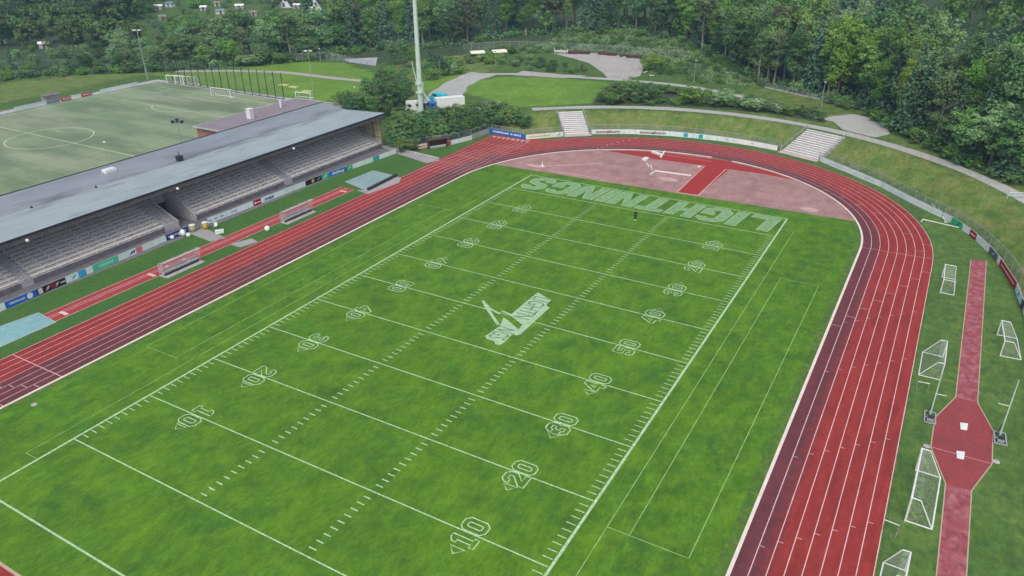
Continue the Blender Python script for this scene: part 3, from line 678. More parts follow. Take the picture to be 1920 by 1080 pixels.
for yy in np.arange(Y0+3, Y1, 9.8):
    mb = MB(); mb.bb(-73.9, -73.7, yy-.12, yy+.12, 5.6, 6.6); mb.add([(-61.8, yy-.1, 6.9), (-73.6, yy-.1, 6.3), (-73.6, yy-.1, 6.62), (-61.8, yy-.1, 7.12), (-61.8, yy+.1, 6.9), (-73.6, yy+.1, 6.3), (-73.6, yy+.1, 6.62), (-61.8, yy+.1, 7.12)], [(0, 3, 2, 1), (4, 5, 6, 7), (0, 1, 5, 4), (2, 3, 7, 6), (0, 4, 7, 3)])
    sobj('roof_beam', mb, m_dark)
for u in (49, 331, 549):
    yy = yat(-61.5, u, 6.8); mb = MB()
    for k in range(6):
        a0_, a1_ = -pi/2+pi*k/6, -pi/2+pi*(k+1)/6
        mb.tube((-61.25, yy, 6.75+.24*sin(a0_)), (-61.25, yy, 6.75+.24*sin(a1_)), max(.02, .24*cos(a0_)), max(.02, .24*cos(a1_)), n=10, cap=False)
    mb.tube((-61.7, yy, 6.8), (-61.3, yy, 6.8), .04); sobj('ball_lamp', mb, m_goal)
x_, y_ = G(206, 324, 7.3); zr = 6.95+max(0, (-73-x_)/6.3*.95)+max(0, (x_+73)/11.4*.5); mb = MB(); mb.box((x_, y_, zr+.2), (1.3, 2.0, .5)); mb.box((x_, y_, zr+.49), (1.1, 1.8, .06)); sobj('skylight', mb, m_white)
x_, y_ = -73, yat(-73, 337, 7.2); mb = MB(); mb.box((x_, y_, 7.35), (.9, .9, .9)); mb.box((x_, y_, 7.83), (1.05, 1.05, .06)); mb.tube((x_+.1, y_-.1, 7.8), (x_+.1, y_-.1, 8.8), .06); sobj('roof_vent', mb, m_dark)
for u in (59, 180): 
    yy = yat(-72.6, u, 7.1); mb = MB(); mb.box((-72.6, yy, 7.05), (.25, .25, .25)); mb.tube((-72.6, yy, 7.1), (-72.6, yy, 7.4), .08); sobj('roof_outlet', mb, m_dark)

# annex building behind the stand
an = thing('clubhouse', 'low flat-roofed brick building with a brown felt roof behind the grandstand', 'building', (-91, 52, 0))
def aobj(n, mb, m):
    mb.v = [(x+91, y-52, z) for x, y, z in mb.v]; return obj(n, mb, m, an)
aobj('wall', MB().bb(-102.0, -80.2, 36.8, 68.3, 0, 3.15), m_brick)
aobj('roof', MB().bb(-102.4, -79.9, 36.4, 68.7, 3.152, 3.5), m_annex)
pz = MB()
pz.bb(-102.55, -102.3, 36.25, 68.85, 3.3, 3.62); pz.bb(-102.3, -79.8, 36.25, 36.5, 3.3, 3.62); pz.bb(-102.3, -79.8, 68.6, 68.85, 3.3, 3.62); aobj('parapet', pz, m_conc)
for yy in (44, 52, 60): aobj('window', MB().bb(-102.06, -101.98, yy-1.5, yy+1.5, 1.2, 2.4), m_dark)
aobj('door', MB().bb(-96, -94.6, 36.72, 36.82, 0, 2.2), m_dark)
x_, y_ = G(470, 222, 3.5); cm_ = MB(); cm_.box((x_, y_, 4.6), (1.3, 1.1, 2.2)); cm_.box((x_, y_, 5.74), (1.5, 1.3, .1)); aobj('chimney', cm_, m_white)
x_, y_ = G(527, 201, 3.5); cm_ = MB(); cm_.tube((x_, y_, 3.5), (x_, y_, 5.2), .3, n=10); cm_.tube((x_, y_, 5.2), (x_, y_, 5.3), .42, n=10); aobj('vent_pipe', cm_, m_white)

# ------------------------------------------------------------------ advertising boards
def board(p, q, h, col, label, txt=None, tcol=(255, 255, 255), extra=None, z0=0, tsize=.55, frac=.85, grp=None, lean=0, cat='board', shear=0, tpos=0.0, txt2=None):
    p, q = np.array(p[:2], float), np.array(q[:2], float); d = q-p; L = np.linalg.norm(d); ang = math.atan2(d[1], d[0]); c = (p+q)/2
    t = thing('advertising_board', label, cat, (c[0], c[1], z0), ang, grp or 'advertising boards round the running track')
    mb = MB(); mb.box((0, 0, h/2+.04), (L-.04, .06, h)); pn = obj('panel', mb, paint(col), t)
    fb = MB(); fb.box((0, .05, h+.075), (L-.02, .1, .05))
    for k in range(max(2, int(L/2.2)+1)):
        x = -L/2+.12+(L-.24)*k/max(1, int(L/2.2)); fb.box((x, .09, h/2), (.07, .1, h)); fb.tube((x, .1, h*.8), (x, .65, .02), .03, n=4)
    obj('board_frame', fb, m_post, t)
    if txt:
        o = text(txt, h*tsize/.7, paint(tcol), t, (tpos*L, -.036, h*.5+.04), (pi/2, 0, 0), bold=.035, shear=shear)
        wd = max(v.co.x for v in o.data.vertices)-min(v.co.x for v in o.data.vertices)
        if frac: o.scale = (L*frac/wd, 1, 1) if L*frac/wd < 2.5 else (2.5, 1, 1)
    if extra:
        for kind, fx, wd, c2 in extra:
            e = MB()
            if kind == 'disc': e.add([(fx*L+wd*cos(a), -.035, h*.5+.04+wd*sin(a)) for a in np.linspace(0, 2*pi, 17)[:-1]], [tuple(range(16))])
            elif kind == 'rect': e.add([(fx*L-wd/2, -.034, .12), (fx*L+wd/2, -.034, .12), (fx*L+wd/2, -.034, h-.03), (fx*L-wd/2, -.034, h-.03)], [(0, 1, 2, 3)])
            elif kind == 'bar': e.add([(fx*L-wd/2, -.038, h*.42), (fx*L+wd/2, -.038, h*.42), (fx*L+wd/2, -.038, h*.62), (fx*L-wd/2, -.038, h*.62)], [(0, 1, 2, 3)])
            elif kind == 'leaf': e.add([(fx*L-wd/2, -.037, h*.2), (fx*L, -.037, h*.35), (fx*L+wd/2, -.037, h*.85), (fx*L-wd*.1, -.037, h*.75)], [(0, 1, 2, 3)])
            obj('emblem', e, paint(c2), t)
    return t
MINT, WHT = (205, 225, 218), (214, 226, 230)
def xb(u): return -58.1-1.2*max(0, 1-abs(u-370)/370)+ (1.3 if u > 600 else 0)*min(1, (u-600)/140) if u > 600 else -58.1-1.2*max(0, 1-abs(u-370)/370)
def bp(u): x = xb(u); return (x, yat(x, u, .3))
LB = [(-60, 11, MINT, 'pale mint board at the left end of the row in front of the grandstand', {}),
 (11, 70, (35, 105, 190), 'blue board with a round white emblem in front of the grandstand', dict(txt='CHRISTIAN LAUX', frac=.5, tpos=-.14, tsize=.3, extra=[('disc', .27, .42, (230, 238, 240))])),
 (70, 124, (40, 36, 42), 'dark photo board with brown and white figures in front of the grandstand', dict(extra=[('rect', -.38, .6, (205, 205, 210)), ('leaf', -.12, .8, (190, 170, 165)), ('rect', .08, .8, (110, 45, 50)), ('leaf', .2, .7, (200, 180, 165)), ('bar', .40, .8, (190, 190, 195))])),
 (124, 148, MINT, 'pale board with a small grey emblem between the dark photo board and the cyan one', dict(extra=[('leaf', .15, .8, (120, 160, 185))])),
 (148, 162, (45, 165, 205), 'small cyan board between two pale boards', {}),
 (162, 175, (215, 235, 232), 'small pale board between the cyan board and the green one', {}),
 (175, 222, (75, 195, 155), 'green board with pale lettering in front of the left half of the grandstand', dict(txt='JUNGE & FRISCHE', tcol=(175, 235, 210), frac=.6, tsize=.28)),
 (222, 243, MINT, 'plain pale board right of the long green board', {}),
 (243, 256, WHT, 'white board with a grey drawing of a runner', dict(extra=[('leaf', -.1, 1.1, (70, 90, 110)), ('leaf', .22, .5, (60, 75, 95))])),
 (256, 267, (205, 120, 130), 'small pinkish red board beside the runner board', {}),
 (267, 312, MINT, 'long plain pale board left of the navy board', {}),
 (312, 353, (30, 45, 115), 'navy blue board with pale lettering left of the tunnel', dict(txt='GETRÄNKE PARTNER', tcol=(175, 190, 235), frac=.85, tsize=.33)),
 (390, 432, WHT, 'white board with three dark squares right of the tunnel', dict(extra=[('bar', -.40, .6, (95, 110, 130)), ('bar', -.15, .6, (95, 110, 130)), ('bar', .12, .6, (95, 110, 130))])),
 (432, 475, WHT, 'white board with small cyan lettering left of the red board', dict(txt='Gruber', tcol=(60, 170, 190), frac=.25, tpos=-.33, tsize=.4)),
 (475, 490, (165, 25, 45), 'small dark red board with a white emblem left of the board reading MEW', dict(extra=[('disc', -.28, .2, (240, 225, 230)), ('bar', .12, 1.1, (235, 200, 205))])),
 (490, 532, (215, 230, 240), 'white board with dark blue letters MEW', dict(txt='mew', tcol=(35, 60, 120), frac=.42, tsize=.72, tpos=-.15)),
 (532, 573, MINT, 'plain white board between the MEW board and the black one', {}),
 (573, 603, (28, 28, 30), 'black board with a gold emblem', dict(extra=[('disc', -.05, .36, (190, 165, 110)), ('leaf', .33, 1.1, (150, 140, 120))])),
 (603, 617, (60, 165, 120), 'green board with a pale leaf on the left of the blue board', dict(extra=[('leaf', 0, 1.2, (150, 225, 185))])),
 (617, 650, (35, 110, 185), 'blue board with white script between two green leaf boards', dict(txt='Sulsberg', tcol=(220, 240, 250), frac=.7, tsize=.5, shear=.25)),
 (650, 661, (60, 165, 120), 'green board with a pale leaf on the right of the blue board', dict(extra=[('leaf', 0, 1.1, (150, 225, 185))])),
 (661, 700, MINT, 'plain pale green board beside the covered sand pit', {}),
 (700, 711, (60, 160, 170), 'small teal board near the far end of the grandstand', {}),
 (711, 742, (212, 232, 236), 'white board closing the far end of the row in front of the grandstand', {})]
for u0, u1, c, lab, kw in LB: board(bp(u0), bp(u1), .95, c, lab, grp='advertising boards in front of the grandstand', **kw)
# curved row round the bend
BP = [(918, 250), (985, 262), (1020, 259), (1055, 256), (1085, 253), (1115, 251.5), (1160, 251), (1220, 252.5), (1280, 257), (1340, 263.5), (1400, 272), (1458, 283), (1535, 302), (1600, 329), (1660, 355), (1720, 388), (1780, 416), (1817, 441), (1853, 474), (1880, 506), (1903, 545), (1919, 590), (1935, 650)]
BW = [G(u, v, 0) for u, v in BP]
def bw(u):
    for (a, b), (p, q) in zip(zip(BP, BP[1:]), zip(BW, BW[1:])):
        if u <= b[0]:
            # find parameter by projected u
            lo, hi = 0, 1
            for _ in range(30):
                m = (lo+hi)/2; x = p[0]+(q[0]-p[0])*m; y = p[1]+(q[1]-p[1])*m
                if P(x, y, 0)[0] < u: lo = m
                else: hi = m
            return (p[0]+(q[0]-p[0])*lo, p[1]+(q[1]-p[1])*lo)
    return BW[-1]
FB = [(918, 984, (30, 100, 175), 'blue board with white lettering closing the end of the sprint lanes', dict(txt='WASSERTECHNIK   IM  SERVICE', frac=.8, tsize=.32, h=1.25)),
 (986, 1037, (222, 224, 205), 'cream board with dark lettering between the blue board and the concrete steps', dict(txt='Hotel Restaurant Bahnhof', tcol=(150, 140, 110), frac=.8, tsize=.3)),
 (1037, 1056, (215, 222, 222), 'white board with a grey emblem next to the first concrete steps', dict(extra=[('leaf', .1, 1.1, (140, 150, 150))])),
 (1109, 1170, WHT, 'left one of the two white boards reading sonneborn', dict(txt='sonneborn', tcol=(125, 50, 62), frac=.72, tsize=.62, shear=.1)),
 (1170, 1192, (220, 228, 230), 'blank white board between the two boards reading sonneborn', {}),
 (1192, 1255, WHT, 'right one of the two white boards reading sonneborn', dict(txt='sonneborn', tcol=(125, 50, 62), frac=.78, tsize=.62, shear=.1)),
 (1255, 1299, (210, 232, 238), 'pale blue board with a teal square at its right end', dict(extra=[('rect', .19, .95, (45, 160, 185))])),
 (1299, 1345, (212, 234, 238), 'pale board with a teal square left of centre on the bend', dict(extra=[('rect', -.18, .95, (40, 165, 175))])),
 (1345, 1382, (222, 232, 232), 'white board with faint grey rings on the bend', dict(extra=[('disc', .0, .3, (185, 195, 195)), ('bar', .3, 1.0, (180, 190, 190))])),
 (1382, 1412, (236, 236, 236), 'white board with a small dark mark left of the second steps', dict(extra=[('bar', .42, .3, (110, 115, 120))])),
 (1412, 1457, (228, 236, 240), 'plain white board just left of the second steps', {}),
 (1537, 1590, (218, 230, 232), 'pale white board just right of the second steps', dict(extra=[('bar', .1, 4, (195, 210, 205))])),
 (1590, 1650, (222, 236, 240), 'long white board with faint lettering on the bend right of the steps', dict(txt='STADTWERKE', tcol=(190, 210, 215), frac=.6, tsize=.4)),
 (1650, 1705, (214, 232, 238), 'long pale blue board in the middle of the right bend', {}),
 (1705, 1764, (222, 234, 236), 'long white board behind the leaning white poles', {}),
 (1766, 1783, (205, 215, 216), 'short grey white board left of the green board on the right bend', {}),
 (1783, 1803, (55, 180, 120), 'green board with a dark emblem on the right bend', dict(extra=[('leaf', .15, 1.3, (25, 120, 90))])),
 (1803, 1817, (225, 228, 228), 'short white board between the green board and the red one', {}),
 (1817, 1829, (170, 25, 45), 'short red board with a white stripe on the right bend', dict(extra=[('bar', 0, 1.6, (240, 215, 215))])),
 (1829, 1853, (232, 238, 234), 'clean white board right of the short red board', {}),
 (1853, 1868, (95, 100, 105), 'grey board with worn print on the right bend', dict(extra=[('leaf', 0, 1.4, (160, 165, 165))])),
 (1868, 1873, (225, 225, 225), 'tiny white board between the grey board and the long red one', {}),
 (1873, 1903, (175, 30, 45), 'long red board with a white stripe near the right edge of the picture', dict(extra=[('bar', 0, 7.5, (240, 190, 190))])),
 (1903, 1913, (205, 228, 232), 'pale board with a cyan mark at the right edge of the picture', dict(extra=[('leaf', 0, 1.2, (60, 165, 195))])),
 (1913, 1917, (60, 62, 60), 'narrow dark board at the right edge of the picture', {}),
 (1917, 1930, (210, 225, 225), 'pale board cut by the right edge of the picture', {})]
for u0, u1, c, lab, kw in FB:
    kw = dict(kw); h = kw.pop('h', 1.05); kw.setdefault('grp', 'advertising boards round the far bend')
    if kw.get('extra') and u0 > 1700: kw['extra'] = [(a, b, min(cw, .8*math.dist(bw(u0), bw(u1))), d) for a, b, cw, d in kw['extra']]
    p, q = bw(u0), bw(u1); n = max(1, int(round(math.dist(p, q)/6))) if not (kw.get('txt') or kw.get('extra')) else 1
    board(p, q, h, c, lab, **kw)
# wall and boards left of the blue board
GWp = [G(u, v, 0) for u, v in ((918, 250), (885, 262), (846, 272), (840, 274))]
board(GWp[1], (GWp[0][0]-.1, GWp[0][1]), 1.1, (150, 158, 155), 'plain grey board slanting back from the corner of the sprint lanes')
board(GWp[2], GWp[1], .95, (205, 215, 214), 'whitish board left of the slanting grey board')
board(G(838, 272, 0), GWp[2], .95, (170, 70, 75), 'short faded red board right of the brown dugout')
board(G(783, 280, 0), G(803, 276, 0), .95, (222, 200, 200), 'white board with red print left of the brown dugout', extra=[('bar', -.1, 1.6, (190, 60, 60))])
# far boards of the artificial pitch
def xl(u): return (-169.0, yat(-169.0, u, .3))
for u0, u1, c, lab in ((27, 45, (205, 220, 215), 'short pale board at the left of the far row by the artificial pitch'), (45, 88, (200, 212, 222), 'long pale grey board of the far row by the artificial pitch'),
    (115, 134, (170, 40, 50), 'left one of the two red boards by the artificial pitch'), (134, 153, (215, 225, 225), 'white board between the two red boards by the artificial pitch'),
    (153, 173, (165, 35, 45), 'right one of the two red boards by the artificial pitch'), (189, 258, (215, 225, 228), 'long white board at the far corner of the artificial pitch')):
    board(xl(u0), xl(u1), 1.0, c, lab, grp='boards beside the artificial pitch', extra=[('disc', -.25, .22, (240, 225, 225)), ('bar', .1, 2.2, (235, 205, 205))] if c[0] < 180 and c[1] < 60 else None)
p, q = xl(88), xl(111); board(p, q, .8, (120, 135, 130), 'dull grey board beside the shelter at the artificial pitch', grp='boards beside the artificial pitch')

# ------------------------------------------------------------------ fences
def fence(name, label, pts, h, step, mesh, post=m_post, r=.04, rails=(1.0,), cat='fence', follow=True, split=True):
    t = thing(name, label, cat, (pts[0][0], pts[0][1], H(*pts[0]))); o = (pts[0][0], pts[0][1], H(*pts[0]))
    P_ = []
    for a, b in zip(pts, pts[1:]):
        L = math.dist(a, b); k = max(1, int(round(L/step)))
        for i in range(k): P_.append((a[0]+(b[0]-a[0])*i/k, a[1]+(b[1]-a[1])*i/k))
    P_.append(pts[-1]); zz = [H(*p) for p in P_]
    L_ = lambda p, z: (p[0]-o[0], p[1]-o[1], z-o[2])
    if split and len(P_) <= 100:
        for p, z in zip(P_, zz): obj('post', MB().tube((0, 0, -.2), (0, 0, h+.05), r), post, t, loc=L_(p, z))
    else:
        mb = MB(); [mb.tube(L_(p, z-.2), L_(p, z+h+.05), r) for p, z in zip(P_, zz)]; x = obj('post', mb, post, t)
    mr = MB()
    for f in rails:
        for p, q, a, b in zip(P_, P_[1:], zz, zz[1:]): mr.tube(L_(p, a+h*f), L_(q, b+h*f), r*.7, n=4)
    obj('rail', mr, post, t)
    if mesh:
        mm = MB()
        for p, q, a, b in zip(P_, P_[1:], zz, zz[1:]): mm.add([L_(p, a+.05), L_(q, b+.05), L_(q, b+h), L_(p, a+h)], [(0, 1, 2, 3)])
        obj('netting', mm, mesh, t)
    return t
def off(p, d):
    v = np.array([p[0]-CX, p[1]-CY]); v /= np.linalg.norm(v); return (p[0]+v[0]*d, p[1]+v[1]*d)
fence('wire_fence', 'wire mesh fence behind the boards between the blue board and the first steps', [off(bw(u), 1.0) for u in (925, 985, 1020, 1054)], 2.0, 2.6, m_mesh)
fence('wire_fence', 'wire mesh fence behind the boards between the two flights of steps', [off(bw(u), 1.0) for u in (1112, 1160, 1220, 1280, 1340, 1400, 1456)], 2.0, 2.6, m_mesh)
fence('wire_fence', 'wire mesh fence behind the boards on the right bend', [off(bw(u), 1.0) for u in (1540, 1600, 1660, 1720, 1780, 1817, 1853, 1880, 1903, 1919, 1934)], 2.0, 2.6, m_mesh)
fence('wire_fence', 'dark wire fence in front of the bushes beside the brown dugout', [G(u, v, 0) for u, v in ((770, 279), (800, 272), (838, 268), (884, 258), (916, 247))], 1.9, 3, m_mesh)
fence('ball_fence', 'tall ball fence of dark posts behind the goal of the artificial pitch', [(-165.5, 77.6), (-116, 77.2)], 7.2, 3.05, m_ballnet, post=m_dark, r=.11, rails=(.02,))
fence('lot_fence', 'long wire fence between the gravel lot and the grassy mound', [G(u, v) for u, v in ((870, 95), (940, 90), (1040, 92), (1120, 97), (1200, 103), (1290, 110))], 2.2, 3.0, m_meshd, r=.05)
fence('court_fence', 'pale fence along the court at the edge of the far wood', [G(u, v) for u, v in ((545, 115), (612, 112), (650, 118))], 2.4, 4, m_mesh, r=.07)
fence('court_fence', 'fence round the grey court left of the tall mast', [G(u, v) for u, v in ((612, 113), (655, 119), (702, 127))], 2.0, 3, m_meshd, r=.05)
# guard rail at the forest edge
ga, gb_ = G(1433, 164), G(1622, 206)
fence('guard_rail', 'sagging metal railing with a pale base beam at the foot of the right-hand wood', [ga, gb_], 1.3, 1.5, m_mesh, r=.03, rails=(.35, .65, 1.0), cat='railing')
mb = MB(); mb.strip([ga, gb_], .3, lambda x, y: H(x, y)+.3, up=.3); tag(obj('kerb_beam', mb, m_conc), 'long pale concrete beam lying under the railing at the right-hand wood', 'beam')
# boundary line of the artificial pitch
fence('pitch_railing', 'low metal railing along the far side of the artificial pitch', [(-168.3, -30), (-168.3, 76)], 1.0, 4, None, r=.05)

# ------------------------------------------------------------------ flights of steps on the bank
def steps(label, ua, ub, n=12):
    A, B = bw(ua), bw(ub)
    A2, B2 = off(A, .2), off(B, .2)
    c = ((A[0]+B[0])/2, (A[1]+B[1])/2); dirv = np.array(off(c, 1))-np.array(c); tx = np.array([-dirv[1], dirv[0]]); Wd = math.dist(A, B)
    t = thing('stairs', label, 'stairs', (c[0], c[1], 0), math.atan2(dirv[1], dirv[0])-pi/2, 'concrete steps up the bank')
    L = 8.9; mb = MB()
    for i in range(n):
        d0 = .5+i*L/n; z = 3.25*(i+1)/n; mb.bb(-Wd/2+.1, Wd/2-.1, d0, d0+L/n+.02*(i < n-1), -.3, z)
    obj('step', mb, m_conc, t)
    mb = MB()
    for i in range(n):
        d0 = .5+i*L/n; z = 3.25*(i+1)/n
        for s in (0,): mb.bb(-Wd/2+.3, Wd/2-.3, d0+.05, d0+.30, z, z+.10)
    obj('seat_edge', mb, m_bench, t)
    for s in (-1, 1):
        mb = MB(); x = s*Wd/2
        mb.path([(x, .2, 1.1), (x, .6, 1.2), (x, .5+L, 4.25)], .05); mb.path([(x, .6, .7), (x, .5+L, 3.8)], .035)
        for k in range(6): mb.tube((x, .6+k*L/5.2, -.1), (x, .6+k*L/5.2, 1.2+k*L/5.2*.345), .05)
        mb.tube((x, .1, 0), (x, .1, 2.0), .09)
        obj('handrail', mb, m_post, t)
    mb = MB(); mb.bb(-Wd/2, Wd/2, -.9, .5, 0, .12); obj('landing', mb, M('pinkish_slab', [(.55, .46, .43), (.47, .40, .38)], (.8,)), t)
steps('pale concrete steps up the grass bank nearer the tall mast', 1058, 1107)
steps('wide concrete steps up the grass bank at the top right of the track', 1462, 1535)

# ------------------------------------------------------------------ mast, lamps
mx_, my_ = G(790, 214); mz = H(mx_, my_)
ms = thing('floodlight_mast', 'very tall pale green floodlight mast rising out of the bushes', 'mast', (mx_, my_, mz))
b_ = MB(); b_.tube((0, 0, 0), (0, 0, 9), .66, .60, n=12); b_.tube((0, 0, 9), (0, 0, 42), .60, .34, n=20); obj('pole', b_, m_mast, ms)
b_ = MB(); b_.box((0, 0, 7.6), (1.5, 1.5, .5)); b_.box((0, 0, 5.4), (1.5, 1.5, .4)); b_.box((.72, .1, 6.5), (.35, .5, 1.8)); obj('bracket', b_, m_mast, ms)
rr = Rv[:2]/np.linalg.norm(Rv[:2])
b_ = MB(); b_.tube((rr[0]*.4, rr[1]*.4, 6.3), (rr[0]*3.6, rr[1]*3.6, 0), .16); obj('strut', b_, m_mast, ms)
b_ = MB(); b_.tube((-rr[0]*.6, -rr[1]*.6, 7.5), (-rr[0]*1.55, -rr[1]*1.55, 12.8), .14, .10); obj('strut', b_, m_mast, ms)
b_ = MB()
for i in range(-2, 3):
    for j in range(3): b_.box((i*1.1, .3, 40.4+j*1.0), (.8, .3, .7))
b_.box((0, 0, 41.4), (5.6, .15, .15)); obj('floodlight', b_, m_post, ms)
def lamp(u, v, vt, label, kind='single', r=.09, mat=m_post, h=None, base=None):
    x, y = base if base else G(u, v); h = h or hgt(u, v, vt); z = H(x, y)
    t = thing('street_lamp' if kind == 'single' else 'floodlight_post', label, 'lamp post', (x, y, z))
    obj('pole', MB().tube((0, 0, 0), (0, 0, h), r, r*.6, n=8), mat, t)
    mb = MB()
    if kind == 'single': mb.tube((0, 0, h-.05), (.1, 0, h+.12), .12, .30, n=8); mb.tube((.1, 0, h+.12), (.1, 0, h+.2), .30, .1, n=8)
    elif kind == 'double':
        for s in (-1, 1): mb.box((rr[0]*.7*s, rr[1]*.7*s, h+.1), (.95, .6, .28), .5)
    elif kind == 'tee':
        for s in (-1, 1): mb.box((rr[0]*.9*s, rr[1]*.9*s, h-.1), (.5, .4, .5), .5)
        mb.tube((-rr[0]*1.1, -rr[1]*1.1, h-.3), (rr[0]*1.1, rr[1]*1.1, h-.3), .06); mb.box((0, 0, h+.2), (.5, .4, .6), .5)
    obj('lamp_head', mb, m_white if kind != 'tee' else m_dark, t)
    return t
lamp(277, 150, 57, 'tallest slender floodlight post at the far corner of the artificial pitch', 'double', .14)
lamp(587, 172, 96, 'floodlight post with a double pale head on the lawn right of the ball fence', 'double', .12)
lamp(601, 114, 92, 'small lamp post by the fence of the far court')
lamp(825, 147, 109, 'wooden-looking lamp post on the grass just right of the tall mast', 'tee', .08)
lamp(930, 127, 98, 'lamp post on the grass beside the pale picnic roofs')
lamp(1086, 134, 112, 'short lamp post beside the low hedge in front of the gravel lot')
lamp(1301, 156, 114, 'lamp post standing behind the round bush on the plateau')
lamp(1539, 202, 155, 'lamp post in front of the metal railing by the right-hand wood')
lamp(667, 196, 164, 'short pale post among the dark trees behind the grandstand roof')
lamp(824, 147, 0, 'x') if False else None
lamp(0, 0, 0, 'dark floodlight post with a crossbar standing behind the grandstand roof', 'tee', .1, m_post, 10.6, (-84.5, yat(-84.5, 337, 8)))
# thin pole near the artificial pitch
x, y = G(205, 300, 0); 
lamp(0, 0, 0, 'slim lamp post on the near touchline of the artificial pitch', 'single', .07, m_post, 5.4, (-101.5, yat(-101.5, 203, 2)))

# ------------------------------------------------------------------ goals
def goal(label, pa, pb, pc, h, r=.055, net=True, grp='portable goals beside the track', wl=None, topd=.35):
    pa, pb, pc = [np.array(q, float) for q in (pa, pb, pc)]
    if wl: d = (pb-pa)/np.linalg.norm(pb-pa); pb = pa+d*wl
    back = pc-(np.array(pb)); D = np.linalg.norm(back); bd = back/D
    W_ = np.linalg.norm(pb-pa); ax = (pb-pa)/W_
    t = thing('goal', label, 'goal', ((pa[0]+pb[0])/2, (pa[1]+pb[1])/2, 0), math.atan2(ax[1], ax[0]), grp)
    s = 1 if (ax[0]*bd[1]-ax[1]*bd[0]) > 0 else -1
    w2 = W_/2; f = MB()
    f.path([(-w2, 0, 0), (-w2, 0, h), (w2, 0, h), (w2, 0, 0)], r*1.25, n=8); obj('goal_frame', f, m_goal, t)
    k = MB(); td = D*topd
    for x in (-w2, w2): k.path([(x, 0, h), (x, s*td, h-.03), (x, s*D, .06), (x, 0, .06)], r*.8)
    k.tube((-w2, s*D, .06), (w2, s*D, .06), r*1.1); obj('support', k, m_goal, t)
    if net:
        n_ = MB()
        n_.add([(-w2, 0, h), (w2, 0, h), (w2, s*td, h-.05), (-w2, s*td, h-.05), (-w2, s*D, .06), (w2, s*D, .06)], [(0, 1, 2, 3), (3, 2, 5, 4)])
        for x in (-w2, w2): n_.add([(x, 0, .06), (x, 0, h), (x, s*td, h-.05), (x, s*D, .06)], [(0, 1, 2, 3)])
        obj('net', n_, m_net, t)
    return t
g = lambda u, v: G(u, v, 0)
goal('small white goal farthest up between the track and the runway', g(1765.7, 520), g(1762.7, 549.3), g(1788.3, 553.3), hgt(1762.7, 549.3, 524), topd=.85)
goal('white goal on the far side of the runway near the right edge', g(1869.3, 628.3), g(1875, 667.7), g(1914, 675), hgt(1875, 667.7, 639), topd=.45)
goal('white goal with its back to the track next to the upper pole vault stand', g(1767.7, 670), g(1762.3, 713.3), g(1722.3, 703.3), hgt(1762, 713.3, 682), topd=.3)
goal('largest white goal with a full net beside the octagon of the runway', g(1716.7, 882.3), g(1696.7, 976.7), g(1746.7, 994), hgt(1696.7, 976.7, 933), r=.07, topd=.35)
ea, ec = np.array(g(1696.7, 1070.7)), np.array(g(1655.7, 1060)); dn = np.array(g(1696.7, 976.7))-np.array(g(1716.7, 882.3)); dn /= np.linalg.norm(dn)
goal('white goal cut off by the bottom of the picture beside the track', ea, ea+dn*3, ec+dn*3, 2.0, r=.06, topd=.35)
goal('white full-size goal standing on the artificial pitch', g(397, 180), g(433, 184.5), tuple(np.array(g(433, 184.5))+[0, 1.6]), 2.4, r=.08, net=True, grp='goals at the artificial pitch')
for i, (u0, u1, v, lb) in enumerate(((314, 340, 157, 'left one of the white goals parked together at the corner of the artificial pitch'), (330, 352, 158, 'middle one of the white goals parked together at the corner of the artificial pitch'), (345, 366, 159, 'right one of the white goals parked together behind the dark ball fence'))):
    a, b = g(u0, v), g(u1, v+1.5); goal(lb, a, b, (b[0]-1.5, b[1]+2.2), 2.5, r=.1, grp='goals at the artificial pitch')
goal('small white goal on the grass right of the ball fence', g(555, 183), g(583, 186), tuple(np.array(g(583, 186))+[0, 1.4]), 1.6, r=.09, grp='goals at the artificial pitch')
# loose goal poles by the boards
t = thing('loose_crossbar', 'white goal frame lying flat on the grass by the boards of the right bend', 'crossbar', (*g(1765, 421), 0)); o = g(1765, 421)
mb = MB(); mb.path([(g(1727, 417)[0]-o[0], g(1727, 417)[1]-o[1], .1), (g(1730, 412.5)[0]-o[0], g(1730, 412.5)[1]-o[1], .12), (g(1802, 429)[0]-o[0], g(1802, 429)[1]-o[1], .12), (g(1804, 424)[0]-o[0], g(1804, 424)[1]-o[1], .1)], .08); obj('bar', mb, m_goal, t)
for (ua, va, ub, vb, lb) in ((1745, 391, 1774, 417, 'long white pole leaning on the board left of the green board'), (1757, 401, 1779, 415, 'shorter white pole lying beside the leaning one')):
    a, b = g(ua, va), g(ub, vb); mb = MB(); mb.tube((a[0], a[1], .9), (b[0], b[1], .07), .06, n=8); mb.tube((b[0]-.3, b[1], .05), (b[0]+.3, b[1], .05), .05); tag(obj('pole', mb, m_goal), lb, 'pole')

